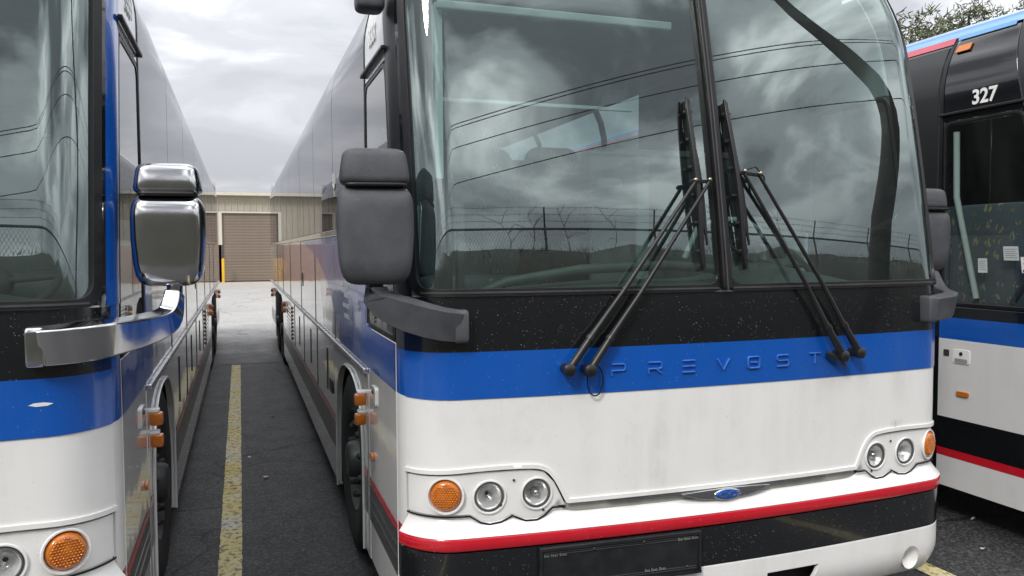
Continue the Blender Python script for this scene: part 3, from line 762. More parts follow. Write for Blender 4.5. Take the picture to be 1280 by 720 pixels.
        # louvre grille ahead of the rear wheels
        for k in range(9): 
            z = .66+.045*k
            MB().ribbon([P(Sy(7.0), z, .006), P(Sy(8.0), z, .006)], .016, .026, (0, 0, 1)).build('louvre_slat', 'gloss_black', b, None)
        for y, z in ((1.148, .975), (1.148, .878), (8.3, .98), (8.3, .90), (12.3, .98), (12.3, .90)):
            m_ = MB().rbox(P(Sy(y), z, .028), (.055, .05, .058), 6, 16); lamp = m_.build('marker_lamp', 'amber_lens', b, 60)
            MB().rbox(P(Sy(y+.006), z+.036, .018), (.045, .05, .018), 6, 16).build('lamp_cap', 'white_decal', lamp, 60)
        # rail, upper side panel, belt
        MB().ribbon([P(Sy(y), 1.122, .006) for y in (d1+.065, 5, 9, LEN-.05)], .024, .026, (0, 0, 1)).build('side_rail', 'trim_metal' if not dark else 'gloss_black', b, 30, .004)
        mid = grid_patch('upper_side', Sy(d1+.065), Sy(LEN-.05), 1.138, 1.80, 'gloss_black' if dark else 'side_white', b, -.002, 1, .3, .025, .003)
        if dark: grid_patch('blue_stripe', Sy(d1+.066), Sy(LEN-.06), 1.143, 1.277, 'blue_paint', mid, .0015, 1, .3)
        else:
            if not door: wave = [(d1+.067, 1.14), (1.30, 1.14), (1.34, 1.25), (1.36, 1.40), (1.37, 1.55), (1.38, 1.72), (1.40, 1.797), (d1+.067, 1.797)]
            else: wave = [(d1+.067, 1.14), (2.15, 1.14), (2.4, 1.30), (2.75, 1.45), (3.3, 1.60), (4.2, 1.72), (5.3, 1.797), (d1+.067, 1.797)]
            wv = smooth_path(wave[1:7], 2)
            poly_patch('blue_sweep', [(Sy(y), z) for y, z in [wave[0]]+wv+[wave[-1]]], 'blue_paint', mid, .0015, .003, (), .25, .15)
            for r_ in range(4 if door else 0):                     # small illegible print
                yy = 1.72
                for k in range(5-r_ % 2):
                    wd = .03+.012*((k*7+r_*3) % 3); poly_patch('small_print', [(Sy(yy), 1.50-.06*r_), (Sy(yy+wd), 1.50-.06*r_), (Sy(yy+wd), 1.525-.06*r_), (Sy(yy), 1.525-.06*r_)], 'white_decal', mid, .003, .002, (), .2, .2); yy += wd+.02
            for y in (2.45, 3.85, 5.42, 7.2, 8.9, 10.6): MB().ribbon([P(Sy(y), 1.14, -.0005), P(Sy(y), 1.80, -.0005)], .006, .004, (1, 0, 0)).build('panel_seam', 'seal_grey', b, None)
            poly_patch('latch_slot', rrect(*sorted((Sy(5.2), Sy(5.28))), 1.36, 1.50, .02), 'gloss_black', mid, .004, .008, (), .2, .2, .002)
        grid_patch('belt_trim', Sy(d1+.03), Sy(LEN-.05), 1.803, 1.842, 'rubber' if dark else 'gloss_black', b, .004, 1, .3, .02, .003)
        panes = [1.065, 2.45, 3.85, 5.42, 7.2, 8.9, 10.6, 12.2, LEN-.06]
        for i in range(len(panes)-1):
            g = .009 if panes[i] != 5.42 else .016
            grid_patch('side_window' if not (dark and i == 0) else 'blank_panel', Sy(panes[i]+g), Sy(panes[i+1]-.006), 1.846, 2.962, 'side_glass' if not (dark and i == 0) else 'satin_black', b, 0, .5, .035, smooth=80)
            MB().ribbon([P(Sy(panes[i]), z, -.012) for z in np.linspace(1.84, 3.0, 9)], .09, .016, (q, 0, 0)).build('window_pillar', 'interior_dark', b, None)
        grid_patch('cove_panel', Sy(d1+.03), Sy(LEN-.05), 2.958, 3.02, 'gloss_black' if dark else 'roof_white', b, .001, .8, .03, .01)
        if not dark and q < 0:
            for st in ([(2.30, 2.20), (2.30, 2.13), (2.36, 2.09), (2.42, 2.13), (2.42, 2.20)], [(2.36, 2.20), (2.36, 2.05)]):
                MB().ribbon([P(Sy(y), z, .003) for y, z in st], .014, .003, (q, 0, 0)).build('pane_mark', 'white_decal', b, None)
        # fleet number over the glass
        num = '327' if dark else '333'
        if door or kind == 'left':
            me = text_mesh(num, .118 if dark else .12, .0012, .003)
            o = mesh_obj('fleet_number', me, 'white_decal', b, None)
            if dark: ny, nz_, wdt = .63, 2.60, .95
            else: ny, nz_, wdt = .70, 2.66, 1.0
            fm = frame_at(Sy(ny), nz_, .004)
            if q < 0: pass
            o.matrix_local = fm @ Matrix.Diagonal((wdt, 1, 1, 1))
        if dark and door:
            poly_patch('roof_marker_lamp', [(Sy(y), z) for y, z in ((1.0, 2.91), (.86, 2.91), (.85, 2.955), (.99, 2.955))], 'amber_lens', b, .016, .014, (), .2, .2, .003)
    # ---------------- roof, tail, underside -------------------------------------------------
    prof = [(.121, 3.02), (.15, 3.05), (.19, 3.08), (.25, 3.112), (.35, 3.15), (.5, 3.19), (.7, 3.225), (1.0, 3.25), (1.3, 3.26)]
    Sg = np.concatenate([np.linspace(-S_END, -SC-.8, 12), np.linspace(-SC-.7, SC+.7, 90), np.linspace(SC+.8, S_END, 12)]); n = len(Sg); mb = MB()
    for d, z in prof:
        base = P(Sg, np.full(n, 3.02), 0); f_ = (HW-d)/(HW-.121)
        wf = np.clip(1-(np.interp(np.abs(Sg), OS, OY)-.1)/1.2, 0, 1)
        V = base.copy(); V[:, 0] *= f_; V[:, 1] += (d-.121)*.9*wf; V[:, 2] = z
        mb.v += [tuple(v) for v in V]
    mb.f = [(j*n+i, j*n+i+1, (j+1)*n+i+1, (j+1)*n+i) for j in range(len(prof)-1) for i in range(n-1)]; mb.fix = False
    roof = mb.build('roof', 'roof_white' if not dark else 'roof_blue', b, 60)
    if dark:
        for q in (-1, 1):
            for y0, y1, mt, nm2 in ((.35, 1.03, 'roof_blue', 'roof_blue_edge'), (1.05, LEN-.1, 'roof_red', 'roof_red_edge')):
                z0, z1 = (2.995, 3.022) if mt == 'roof_blue' else (2.975, 3.018)
                S2 = np.linspace(sy(y0, q), sy(y1, q), 16); rows = np.linspace(0, 1, 6); m_ = MB()
                for t in rows:
                    z = z0+(z1-z0)*t
                    d = float(np.interp(z, [2.9, 2.95, 3.02, 3.06, 3.11], [.055, .08, .121, .145, .185]))-.006
                    V = P(S2, np.full(16, 2.65), 0); V[:, 0] = q*(HW-d); V[:, 1] = P(S2, np.full(16, 3.02), 0)[:, 1]; V[:, 2] = z+.003; m_.v += [tuple(v) for v in V]
                m_.f = [(j*16+i, j*16+i+1, (j+1)*16+i+1, (j+1)*16+i) for j in range(5) for i in range(15)]
                m_.build(nm2, mt, roof, 60)
    MB().box(-1.28, 1.28, LEN-.06, LEN, .3, 3.0).build('rear_panel', 'roof_white' if not dark else 'gloss_black', b, None)
    MB().box(-1.22, 1.22, .30, 1.20, .30, .42).box(-.80, .80, 1.20, 2.42, .30, .45).box(-1.22, 1.22, 2.42, 9.0, .30, .45).box(-.7, .7, 9.0, 11.8, .3, .5).box(-1.22, 1.22, 11.8, LEN-.1, .3, .45).build('underbody', 'underbody', b, None)
    for q in (-1, 1):                              # wheel wells
        for arch in (ARCH, REAR):
            m_ = MB(); pp = [(y, z+.02) for y, z in arch]
            vs = []
            for y, z in pp: vs += [(q*1.28, y, z), (q*.78, y, z)]
            k = len(pp); m_.add(vs, [(2*i, 2*i+1, 2*i+3, 2*i+2) for i in range(k-1)])
            m_.add([(q*.78, y, z) for y, z in pp], [tuple(range(k))])
            m_.build('wheel_well', 'underbody', b, 60)
        for wy, r in ((1.80, .51), (9.68, .51), (11.08, .51)):
            wm = Matrix.Translation((q*1.15, wy, r)) @ Matrix.Rotation(R(90*q), 4, 'Y')
            MB().lathe([(.29, -.14), (.44, -.15), (.49, -.13), (r, -.10), (r, .10), (.49, .13), (.44, .145), (.31, .13), (.29, .12)], wm, 40, False).build('tyre', 'tyre_rubber', b, 40)
            rim = MB().lathe([(.30, .12), (.285, .125), (.27, .10), (.25, .02), (.17, .03), (.16, .085), (.11, .09), (.10, .15), (.085, .165), (.001, .17)], wm, 32, False).build('wheel_rim', 'rim_metal', b, 40)
            nut = None
            for k in range(10):
                a = 2*math.pi*k/10; m4 = wm @ Matrix.Translation((.205*math.cos(a), .205*math.sin(a), .02))
                if nut is None: nut = MB().lathe([(.024, 0), (.024, .06), (.018, .11), (.004, .118)], Matrix.Identity(4), 8).build('lug_nut', 'rim_metal', rim, 40); o = nut
                else: o = bpy.data.objects.new('lug_nut', nut.data); col.objects.link(o); o.parent = rim
                o.matrix_local = m4
    # ---------------- wipers --------------------------------------------------------------
    def wp(x, z, of): return Vector(P(sx(x), z, of))
    for pv, bx, heads in ((((-.703, 1.257), (-.619, 1.252)), (-.118, -.118), ((-.135, 1.978), (-.070, 1.980))), (((.560, 1.249), (.650, 1.258)), (.072, .075), ((.100, 2.020), (.175, 2.012)))):
        s_ = -1 if pv[0][0] < 0 else 1
        for (px_, pz_), (hx, hz) in zip(pv, heads):
            p0, p1 = wp(px_, pz_, .055), wp(hx, hz, .060)
            knee = p0.lerp(p1, .16); mid_ = p0.lerp(p1, .40)+Vector((0, -.012, 0))
            arm = MB().tube([p0, p0.lerp(p1, .07), knee], [.016, .016, .014], 10).tube([knee, p0.lerp(p1, .20), mid_, p1], [.015, .012, .0095, .0075], 8)
            arm.tube([knee-(p1-p0).normalized()*.008, knee+(p1-p0).normalized()*.008], .0175, 12)
            arm = arm.build('wiper_arm', 'wiper_black', b, 50)
            fm = frame_at(sx(px_), pz_, 0)
            MB().lathe([(.020, 0), (.020, .035), (.024, .040), (.024, .068), (.015, .074), (.001, .076)], fm, 18).build('wiper_pivot', 'wiper_black', arm, 40)
            MB().lathe([(.007, .050), (.007, .070), (.003, .073)], frame_at(sx(hx), hz, 0), 12).build('arm_joint', 'brass_joint', arm, 40)
        hx = (heads[0][0]+heads[1][0])/2
        # bracket between the heads, blade spine, claws and rubber
        br = MB().ribbon([wp(heads[0][0]-.02, heads[0][1]+.004, .052), wp(heads[1][0]+.015, heads[1][1]+.004, .052)], .014, .02, (0, -1, 0)).build('wiper_bracket', 'wiper_black', b, 40, .002)
        xb0, xb1 = (-.124, -.112) if s_ < 0 else (.058, .088)
        zt, zb = 2.335, 1.645
        fx = lambda z: xb0+(xb1-xb0)*(zt-z)/(zt-zb)
        spine = MB().ribbon([wp(fx(z), z, .030+.022*math.sin(math.pi*(z-zb)/(zt-zb))) for z in np.linspace(zb, zt, 12)], [.008]+[.018]*10+[.008], .014, (0, -1, 0)).build('wiper_blade', 'wiper_black', b, 40, .002)
        MB().ribbon([wp(fx(z)+.012, z, .014) for z in np.linspace(zb-.02, zt-.01, 12)], .012, .024, (0, -1, 0)).build('blade_rubber', 'rubber', spine, 40)
        MB().ribbon([wp(fx(z)+.030*(zt-z)/(zt-zb), z, .036) for z in np.linspace(zb+.08, zt-.12, 8)], [.006, .012, .022, .028, .028, .022, .012, .006], .008, (0, -1, 0)).build('wind_deflector', 'rubber', spine, 40)
        for z in np.linspace(zb+.06, zt-.06, 6): MB().ribbon([wp(fx(z)-.012, z, .024), wp(fx(z)+.022, z, .024)], .008, .018, (0, -1, 0)).build('blade_claw', 'seal_grey', spine, None)
    if kind == 'middle':
        loop = [wp(-.612, 1.235, .05)]+[wp(-.585+.033*math.cos(a), 1.205+.06*math.sin(a), .02) for a in np.linspace(2.2, -4.0, 18)]
        MB().tube(loop, .003, 6).build('washer_hose', 'rubber', b, 60)
        MB().tube([wp(.105, 2.035, .05), wp(.16, 2.05, .06), wp(.20, 2.01, .055), wp(.205, 1.96, .05)], .0035, 6).build('washer_hose', 'rubber', b, 60)
        MB().tube([wp(.50, 1.262, .02), wp(.545, 1.235, .05), wp(.60, 1.195, .03)], [.012, .010, .005], 8).build('wiper_stop', 'wiper_black', b, 50)
    # ---------------- mirrors -------------------------------------------------------------
    mm = 'chrome' if kind == 'left' else 'mirror_plastic'
    for q in (-1, 1):
        if q < 0: cx, cy, wx, z0, zm, z1, rot = 1.412, .085, .272, 1.588, 1.942, 2.068, 8
        else: cx, cy, wx, z0, zm, z1, rot = (1.462 if kind == 'left' else 1.44), (.33 if kind == 'left' else .40), .232, 1.592, 1.905, 2.005, -4
        rm = Matrix.Rotation(R(rot*q), 4, 'Z')
        h1 = MB().rbox((q*cx, cy, (z0+zm)/2), (wx, .17, zm-z0), 5.5, 44, rm, lambda t: .90+.10*min(1, t*2.2), 3.2).build('mirror_housing', mm, b, 60)
        MB().rbox((q*cx, cy+.01, (zm+z1)/2+.002), (wx*.86, .15, z1-zm+.01), 5.5, 40, rm, lambda t: 1.10-.16*t, 3.2).build('spot_mirror_housing', mm, b, 60)
        MB().rbox((q*cx, cy+.082, (z0+zm)/2), (wx*.86, .012, (zm-z0)*.88), 8, 28, rm).build('mirror_glass', 'chrome', h1, 60)
        MB().rbox((q*cx, cy-.02, zm), (wx*.80, .13, .016), 6, 28, rm).build('housing_joint', 'rubber', h1, 60)
        # arm: from a foot on the nose round the corner and up under the housing
        foot = wp(q*1.10, 1.435, .045); 
        path = [wp(q*1.115, 1.432, .028), wp(q*1.165, 1.435, .042), wp(q*1.225, 1.445, .080)]
        if q < 0: path += [Vector((q*1.315, .105, 1.478)), Vector((q*1.385, .105, 1.512)), Vector((q*1.405, .10, 1.572))]
        else: path += [Vector((q*1.38, .20, 1.455)), Vector((q*1.455, .28, 1.485)), Vector((q*1.475, .32, 1.572))]
        if kind != 'left':
            if q < 0: path = [path[0], Vector((q*1.20, .040, 1.445)), Vector((q*1.33, .068, 1.488)), Vector((q*1.41, .085, 1.530)), Vector((q*1.412, .085, 1.58))]
            else: path = [path[0], Vector((q*1.30, .085, 1.442)), Vector((q*1.44, .30, 1.465)), Vector((q*1.455, .37, 1.575))]
        pts = [Vector(p) for p in path]
        fine = []
        for i in range(len(pts)-1):
            p0, p1, p2, p3 = pts[max(i-1, 0)], pts[i], pts[i+1], pts[min(i+2, len(pts)-1)]
            for k in range(6):
                t = k/6; fine.append(.5*((2*p1)+(p2-p0)*t+(2*p0-5*p1+4*p2-p3)*t*t+(3*p1-p0-3*p2+p3)*t**3))
        fine.append(pts[-1])
        if kind != 'left': fine = smooth_path3(pts)
        nf = len(fine)
        hh = [.112 if i < nf*.35 else .112-.05*((i-nf*.35)/(nf*.65)) for i in range(nf)]
        ww = [.05+.02*math.sin(math.pi*i/nf) for i in range(nf)]
        arm_o = MB().ribbon(fine, ww, hh, (0, -.25, 1) if True else None).build('mirror_arm', mm, b, 40, .012 if kind == 'left' else .006, 3)
        MB().rbox(wp(q*1.105, 1.43, .016), (.055, .08, .122), 7, 24, Matrix.Rotation(R(q*8), 4, 'Z')).build('arm_foot', mm, arm_o, 50)
        MB().tube([fine[-1]-Vector((0, 0, .02)), fine[-1]+Vector((0, 0, .05))], .026, 14).build('mirror_neck', 'rubber' if kind != 'left' else 'chrome', arm_o, 60)
        mk = wp(q*1.115, 1.435, .082)
    if not dark:
        m_ = MB().rbox((-1.365, .45, 2.705), (.115, .12, .09), 4, 30).build('lookdown_mirror', 'mirror_plastic', b, 60)
        MB().tube([(-1.36, .45, 2.73), (-1.34, .50, 2.79), (-1.26, .56, 2.86)], .014, 8).build('lookdown_bracket', 'rubber', b, 60)
    # ---------------- interior ------------------------------------------------------------
    MB().box(-1.2, 1.2, 1.25, LEN-.1, 1.30, 1.34).box(-1.2, 1.2, .45, 1.25, .62, .66).box(-1.2, 1.2, 1.24, 1.28, .66, 1.30).build('cabin_floor', 'interior_dark', b, None)
    MB().box(-1.05, 1.05, .75, LEN-.1, 3.04, 3.06).build('cabin_ceiling', 'interior_grey', b, None)
    MB().box(-1.1, 1.1, LEN-.12, LEN-.08, 1.3, 3.1).build('rear_bulkhead', 'interior_grey', b, None)
    for q in (-1, 1):
        MB().box(*sorted((q*1.12, q*.74)), 1.7, LEN-.2, 2.945, 3.015).build('luggage_rack', 'interior_grey', b, None, .02)
        MB().box(*sorted((q*1.25, q*1.20)), 1.1, LEN-.2, 1.30, 1.845).build('inner_wall', 'interior_grey', b, None)
    dsh = MB()                                      # dash top: follows the glass, hooded in front of the driver
    Sd = np.linspace(-sx(1.22), sx(1.22), 50); rows = [(1.45, -.02, 0), (1.515, -.05, 0), (1.53, -.25, .02), (1.53, -.5, .03), (1.40, -.62, 0), (1.0, -.62, 0)]
    for z, of, hd in rows:
        V = P(Sd, np.full(50, z), 0); xx = V[:, 0]
        V[:, 0] *= .985; V[:, 1] = np.maximum(V[:, 1], .0)-of
        V[:, 2] = z+hd*6*np.exp(-((xx-.55)/.33)**2)*.6+hd*1.5*np.exp(-((xx+.25)/.5)**2)
        dsh.v += [tuple(v) for v in V]
    dsh.f = [(j*50+i, j*50+i+1, (j+1)*50+i+1, (j+1)*50+i) for j in range(len(rows)-1) for i in range(49)]
    dsh.build('dashboard', 'dash_plastic', b, 50)
    MB().tube([(-.95, .50, 1.50), (-.80, .42, 1.575), (-.5, .34, 1.625), (-.1, .30, 1.64), (.15, .32, 1.62), (.25, .36, 1.58)], .022, 10).build('dash_rail', 'dash_plastic', b, 60)
    wm = Matrix.Translation((.80, .80, 1.62)) @ Matrix.Rotation(R(38), 4, 'X')
    ring = [wm @ Vector((.235*math.cos(a), .235*math.sin(a), 0)) for a in np.linspace(0, 2*math.pi, 41)]
    wheel = MB().tube(ring, .016, 10, cap=False); 
    for a in (0, 2.3, 4.0): wheel.tube([wm @ Vector((0, 0, -.03)), wm @ Vector((.235*math.cos(a), .235*math.sin(a), 0))], .012, 8)
    wheel.lathe([(.07, -.06), (.075, -.02), (.05, .0), (.001, .005)], wm, 20); wheel.tube([wm @ Vector((0, 0, -.05)), wm @ Vector((0, 0, -.4))], .03, 10)
    wheel.build('steering_wheel', 'interior_dark', b, 60)
    def seat(x, y, z, wdt=.47, hgt=.72, name='passenger_seat', mat='seat_fabric'):
        m_ = MB().rbox((x, y+.46, z+.42+hgt/2), (wdt, .13, hgt), 6, 24, Matrix.Rotation(R(-9), 4, 'X')).rbox((x, y+.22, z+.40), (wdt, .48, .14), 6, 20)
        m_.box(x-wdt*.3, x+wdt*.3, y+.15, y+.40, z, z+.36)
        return m_.build(name, mat, b, 60)
    seat(.78, 1.02, 1.16, .52, .62, 'driver_seat', 'dash_plastic')
    rws = 6 if kind == 'middle' else 3
    for i in range(rws):
        y = 1.75+i*.92
        for x in (-.98, -.50, .50, .98):
            if i == 0 and x > 0: continue
            seat(x, y, 1.34, .46, .76)
    if kind == 'middle':
        seat(-.62, 1.25, 1.10, .62, .80, 'guide_seat')
        MB().box(-1.12, -.07, .32, .35, 2.665, 2.70).build('shade_bar', 'shade_bar', b, None, .006)
        MB().box(-1.12, -1.09, .36, .42, 2.0, 2.70).build('shade_track', 'interior_light', b, None)
        MB().box(-1.05, -.05, .72, .75, 2.38, 2.395).build('cross_rail', 'interior_light', b, None)
        MB().box(-1.05, 1.05, .55, .75, 2.84, 3.03).build('front_header', 'interior_grey', b, None, .02)
        MB().box(1.16, 1.18, .92, 2.95, 1.85, 2.94).build('driver_curtain', 'interior_dark', b, None)
        MB().box(.14, 1.15, 1.62, 1.66, 1.3, 2.28).build('driver_partition', 'interior_grey', b, None, .01)
        MB().box(.14, 1.15, 1.59, 1.67, 2.282, 2.32).build('partition_rail', 'interior_light', b, None, .008)
        MB().box(.42, .50, 1.56, 1.60, 1.3, 2.27).build('partition_post', 'interior_light', b, None, .008)
        MB().box(.60, .74, 1.60, 1.618, 1.98, 2.15).build('notice_board', 'dash_plastic', b, None)
        MB().box(.635, .705, 1.592, 1.598, 2.02, 2.11).build('notice_sheet', 'white_decal', b, None)
        MB().rbox((.22, 1.55, 2.10), (.16, .08, .07), 5, 20).build('ticket_reader', 'white_decal', b, 60)
        ap = [(.44, 1.05, 1.66), (.50, 1.02, 1.82), (.62, 1.0, 1.87), (.78, 1.0, 1.87), (.90, 1.02, 1.82), (.96, 1.05, 1.62)]
        MB().tube([Vector(p) for p in ap], .017, 8).build('seat_trim', 'shade_bar', b, 60)
        MB().rbox((.40, .20, 1.70), (.07, .04, .07), 6, 18).build('sensor_box', 'interior_dark', b, 60)
        # door-side pole and box on the dash
        MB().tube([(-1.08, .42, 1.50), (-1.08, .42, 1.80), (-1.085, .43, 2.02)], [.040, .036, .028], 12).build('door_post', 'interior_dark', b, 60)
        MB().box(-1.02, -.985, .42, .46, 1.5, 1.90).build('grab_bar', 'dash_plastic', b, None, .008)
    if dark:
        for i in range(7): MB().box(1.17, 1.19, 1.1+i*1.7, 2.78+i*1.7, 1.84, 2.9).build('daylight_blocker', 'interior_dark', b, None)  # added panels blocking far-side daylight so the door glass looks dark
        MB().rbox((-.72, 1.12, 1.62), (.98, .08, .72), 9, 30).build('modesty_panel', 'seat_fabric', b, 60)
        MB().rbox((-1.225, .66, 1.66), (.05, .72, .62), 9, 30).build('stair_panel', 'seat_fabric', b, 60)
        MB().tube([(-1.265, .965, 2.42), (-1.265, .955, 2.02), (-1.265, .80, 1.40)], .018, 10).build('stair_rail', 'shade_bar', b, 60)
        MB().tube([(-1.262, .56, 1.40), (-1.262, .34, 1.72)], .016, 8).build('stair_rail', 'interior_dark', b, 60)
    if dark:
        for x0_, x1_, z0_, z1_, nm2 in ((.69, .755, 1.56, 1.645, 'paper_notice'), (.475, .575, 1.635, 1.715, 'paper_notice')):
            a0, a1 = sorted((sy(x0_, -1), sy(x1_, -1)))
            pn = grid_patch(nm2, a0, a1, z0_, z1_, 'dull_decal', b, .0006, .2, .2)
            for r_ in range(5): grid_patch('notice_line', a0+.008, a1-.008-.012*(r_ % 2), z1_-.018-.012*r_, z1_-.015-.012*r_, 'fine_print', pn, .0012, .2, .2)
        a0, a1 = sorted((sy(.405, -1), sy(.465, -1)))
        stk = grid_patch('door_sticker', a0, a1, 1.565, 1.655, 'white_decal', b, .0006, .2, .2)
        for body_, sz_, dz_ in (('2', .05, .026), ('o-', .025, -.012), ('MMM', .017, -.040)):
            o = mesh_obj('sticker_print', text_mesh(body_, sz_, .0008, .0015), 'ink', stk, None); o.matrix_local = frame_at((a0+a1)/2, 1.61+dz_*.85, .0012)
    return b

bus_b = make_bus((.5751+1.3, 2.787, 0), 'middle', 'white and blue coach in the middle with grey mirrors, front facing the camera')
bus_a = make_bus((-.3894-1.3, 2.65, 0), 'left', 'white and blue coach at the left with chrome mirror and blue window pillar')
bus_c = make_bus((4.1658+1.3, 2.83, 0), 'dark', 'black-topped coach numbered 327 at the right, behind the middle bus mirror')

# ------------------------------------------------------------------ trees behind, upper right
def tree(p, h, cr, seed, lab):
    rnd = random.Random(seed); t = empty('pine_tree', p); tag(t, lab, 'tree', 'trees behind the dark coach')
    mb = MB(); mb.tube([(0, 0, 0), (.1, .05, h*.4), (-.05, .1, h*.75), (0, 0, h*.97)], [.22, .16, .09, .03], 8)
    lv = MB()
    for i in range(60):
        k = i/60; z = h*(.28+.70*k); a = rnd.uniform(0, 6.28); ln = cr*(1.05-.78*k)*rnd.uniform(.6, 1.1)
        tip = Vector((ln*math.cos(a), ln*math.sin(a), z+rnd.uniform(.1, .5)*ln*.5)); base = Vector((0, 0, z))
        mb.tube([base, base.lerp(tip, .5)-Vector((0, 0, .05)), tip], [.035*(1.2-k), .02, .008], 4)
        for c in range(rnd.randint(3, 5)):
            q = base.lerp(tip, rnd.uniform(.35, 1.08))+Vector((rnd.gauss(0, .16), rnd.gauss(0, .16), rnd.gauss(.05, .14)))
            for _ in range(26):
                d = Vector((rnd.gauss(0, 1), rnd.gauss(0, 1), rnd.gauss(.5, .8))).normalized(); l = rnd.uniform(.09, .22)
                sdv = d.cross(Vector((rnd.gauss(0, 1), rnd.gauss(0, 1), rnd.gauss(0, 1)))).normalized()*.018
                o_ = q+Vector((rnd.gauss(0, .09), rnd.gauss(0, .09), rnd.gauss(0, .08)))
                b_ = len(lv.v); lv.v += [tuple(o_-sdv), tuple(o_+sdv), tuple(o_+d*l+sdv*.5), tuple(o_+d*l-sdv*.5)]; lv.f.append((b_, b_+1, b_+2, b_+3))
    mb.build('trunk', 'bark', t, 60)
    lv.fix = False; me = bpy.data.meshes.new('crown'); me.from_pydata(lv.v, [], lv.f); mesh_obj('crown', me, 'pine_leaf', t, None)
labs = ['pine tree top rising just right of the middle windshield corner', 'low pine tree top showing between its neighbours over the dark coach roof', 'broad pine tree over the dark coach roof, left of the frame corner', 'pine tree cut by the upper right corner of the frame']
for i, (u, v, dist, h, c) in enumerate([(1140, 30, 21, 9.2, 1.5), (1188, 28, 24, 8.0, 1.5), (1212, 8, 24, 8.75, 2.6), (1278, 5, 23, 8.7, 2.4)]):
    d = pixel_ray(u, v); d = d/ d.dot(F); p = Vector((0, 0, cam_h))+d*dist
    tree((p.x, p.y, 0), p.z+.1, c, 11+i, labs[i])

# ------------------------------------------------------------------ behind the camera: bank, fence, wires (seen mirrored in the glass)
def bank():
    nx, ny = 90, 26; vs = []; rnd = np.random.RandomState(4)
    hm = rnd.normal(0, .09, (ny+1, nx+1))
    for j in range(ny+1):
        for i in range(nx+1):
            x = -40+100*i/nx; t = j/ny; y = -2.4-14*t**1.3
            z = np.interp(-y, [2.4, 3.0, 6.2, 6.9, 16.4], [-.05, .25, 4.35, 4.52, 4.8])+hm[j, i]*(1 if j else 0)
            vs.append((x, y, z))
    o = MB().add(vs, [(j*(nx+1)+i, j*(nx+1)+i+1, (j+1)*(nx+1)+i+1, (j+1)*(nx+1)+i) for j in range(ny) for i in range(nx)]).build('bank', 'hill_ground', None, 60)
    tag(o, kind='structure')
    g = MB(); r2 = random.Random(5)
    for _ in range(6000):
        x = r2.uniform(-12, 26); t = r2.random(); y = -2.9-3.7*t; z = np.interp(-y, [2.4, 3.0, 6.2, 6.9], [-.05, .25, 4.35, 4.52])
        h = r2.uniform(.05, .16); a = r2.uniform(0, 3.14); w2 = .014; l = r2.gauss(0, .10)
        g.add([(x-w2*math.cos(a), y-w2*math.sin(a), z-.05), (x+w2*math.cos(a), y+w2*math.sin(a), z-.05), (x+l, y+r2.gauss(0, .08), z+h)], [(0, 1, 2)])
    g.fix = False
    o = g.build('bank_grass', 'weed_leaf', None, None); tag(o, 'rough dry grass covering the bank behind the camera', 'grass', kind='stuff')
bank()
def fence():
    Y, z0, z1, x0, x1 = -6.75, 4.3, 5.0, -9, 25
    f = empty('chain_link_fence', (0, Y, 0)); tag(f, 'chain link fence with barbed wire mirrored in the windshields', 'fence')
    mb = MB(); st = .075; n = int((x1-x0)/st); rows = int((z1-z0)/(st))
    wv = []; wf = []
    r_ = .0035
    for i in range(n):
        for dr in (1, -1):
            xx = x0+i*st
            pts = [(xx+(st/2 if (k % 2) else 0)*dr, .004*dr, z0+k*st*.98) for k in range(rows+1)]
            for a, c in zip(pts[:-1], pts[1:]):
                b_ = len(wv)
                for p in (a, c): wv += [(p[0]-r_, p[1], p[2]), (p[0]+r_, p[1]-r_, p[2]), (p[0]+r_*.2, p[1]+r_, p[2])]
                wf += [(b_, b_+1, b_+4, b_+3), (b_+1, b_+2, b_+5, b_+4), (b_+2, b_, b_+3, b_+5)]
    me = bpy.data.meshes.new('chain_link'); me.from_pydata(wv, [], wf); o = mesh_obj('chain_link', me, 'fence_wire', f, None); o['kind'] = 'stuff'
    MB().tube([(x0, 0, z1+.01), ((x0+x1)/2, .03, z1-.02), (x1, 0, z1+.01)], .03, 8).build('top_rail', 'dash_plastic', f, 60)
    for i in range(12):
        x = x0+.4+i*3.0
        MB().tube([(x, .04, z0-.4), (x, .04, z1+.03)], .032, 8).tube([(x, .04, z1+.03), (x-.03, .30, z1+.40)], .022, 6).build('post', 'dash_plastic', f, 60)
    for k in range(3):
        yy, zz_ = .10+.09*k, z1+.14+.13*k
        pts = [(x0+(x1-x0)*i/60, yy, zz_+.015*math.sin(i*2.1+k)) for i in range(61)]
        w_ = MB().tube(pts, .004, 4)
        for i in range(240):
            x = x0+(x1-x0)*i/240; w_.tube([(x-.012, yy-.012, zz_-.025), (x+.012, yy+.012, zz_+.03)], .0025, 3)
        w_.build('barbed_wire', 'fence_wire', f, None)
fence()
rw = random.Random(12)
vl = ['%s dry vine on the chain link fence, mirrored in the windshield' % k for k in ('second from left', 'third from left', 'fourth from left', 'fifth from left', 'rightmost', 'leftmost')]
for i, x in enumerate((3.1, 3.9, 5.2, 8.3, 11.0, 2.4)):
    m_ = MB(); base = Vector((x, -6.65, 4.2)); h = rw.uniform(1.0, 1.7)
    p = [base+Vector((rw.gauss(0, .05)*k, 0, h*k/5)) for k in range(6)]; m_.tube(p, [.012, .011, .01, .008, .006, .004], 5)
    for k in range(5):
        q = p[rw.randint(2, 4)]; e_ = q+Vector((rw.uniform(-.5, .5), rw.uniform(-.1, .1), rw.uniform(-.1, .45))); m_.tube([q, q.lerp(e_, .5)+Vector((0, 0, .08)), e_], [.007, .006, .003], 4)
    tag(m_.build('dry_vine', 'bark', None, 60), vl[i], 'vine', 'dry vines on the fence')
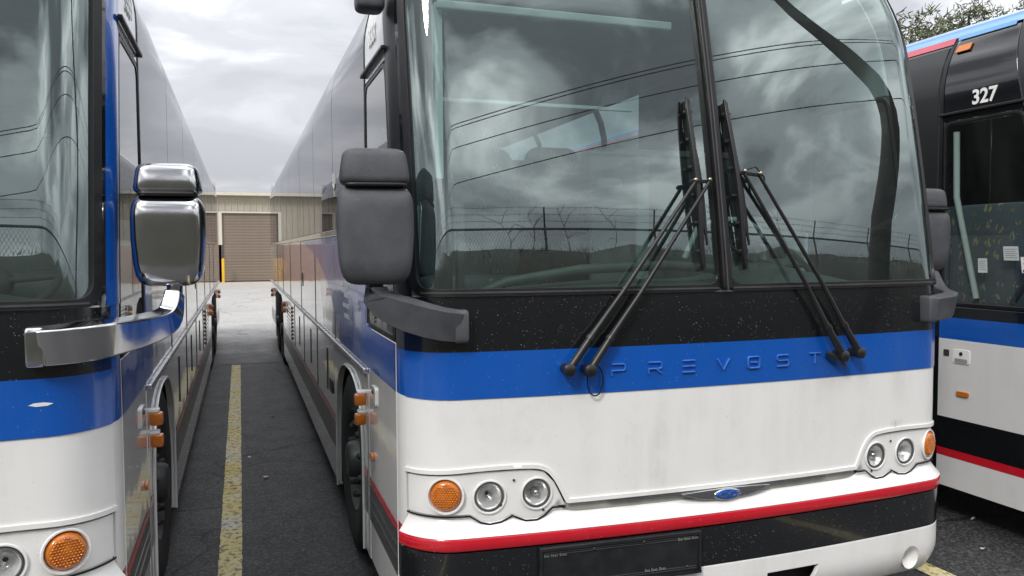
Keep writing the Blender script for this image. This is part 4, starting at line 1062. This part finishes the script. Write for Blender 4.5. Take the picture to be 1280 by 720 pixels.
def on_run(x, z): return (x, -9.5+.57*(x-2.2), z)
wires = [(on_run(-60, 9.5), on_run(90, 9.5), 'upper power cable mirrored across both windshields'), (on_run(-60, 9.38), on_run(90, 9.38), 'second power cable mirrored just below the upper one'), (on_run(-60, 8.75), on_run(90, 8.75), 'third power cable mirrored in the windshields'), (on_run(-60, 7.65), on_run(90, 7.65), 'lowest telephone cable mirrored in the windshields'), ((-20, 38, 15.5), (60, 30, 15.0), 'thin overhead cable in the sky above the pine trees')]
bent = [(10, -3.3, -.1), (10, -2.85, 2.0), (10, -2.18, 3.79), (10, -1.76, 4.36), (10, -1.40, 4.9), (10, -1.10, 5.5), (10, -1.10, 6.17), (10, -1.54, 6.93), (10, -2.19, 7.99), (10, -3.07, 9.57), (10.1, -3.6, 11.0), (10.2, -3.9, 12.6)]  # added trunk, bent to put a dark curve into the windshield reflection
bt_ = empty('added_bowed_tree', (10, -3.3, 0)); tag(bt_, 'added bare bowed tree by the bank, shaped for the dark curve mirrored in the right half of the middle windshield', 'tree')
tk = MB().tube([Vector(p)-Vector((10, -3.3, 0)) for p in smooth_path(bent, 1)], [.29-.007*i for i in range(len(smooth_path(bent, 1)))], 14)
tk.build('trunk', 'pole_wood', bt_, 60)
rb = random.Random(8); br_ = MB()
for k in range(14):
    q0 = Vector(bent[9 if k % 2 else 10]).lerp(Vector(bent[11]), rb.random())-Vector((10, -3.3, 0)); e0 = q0+Vector((rb.uniform(-2, 2), rb.uniform(-1.5, .6), rb.uniform(.6, 2.2)))
    br_.tube([q0, q0.lerp(e0, .5)+Vector((0, 0, .2)), e0], [.05, .03, .01], 5)
br_.build('crown', 'pole_wood', bt_, 60)
for a, c, lab in wires:
    a, c = Vector(a), Vector(c)
    pts = [a.lerp(c, i/40)-Vector((0, 0, .25*math.sin(math.pi*i/40*4)**2)) for i in range(41)]
    tag(MB().tube(pts, .014 if a.y < 0 else .012, 5).build('overhead_cable', 'cable_black', None, 60), lab, 'cable', 'overhead cables')
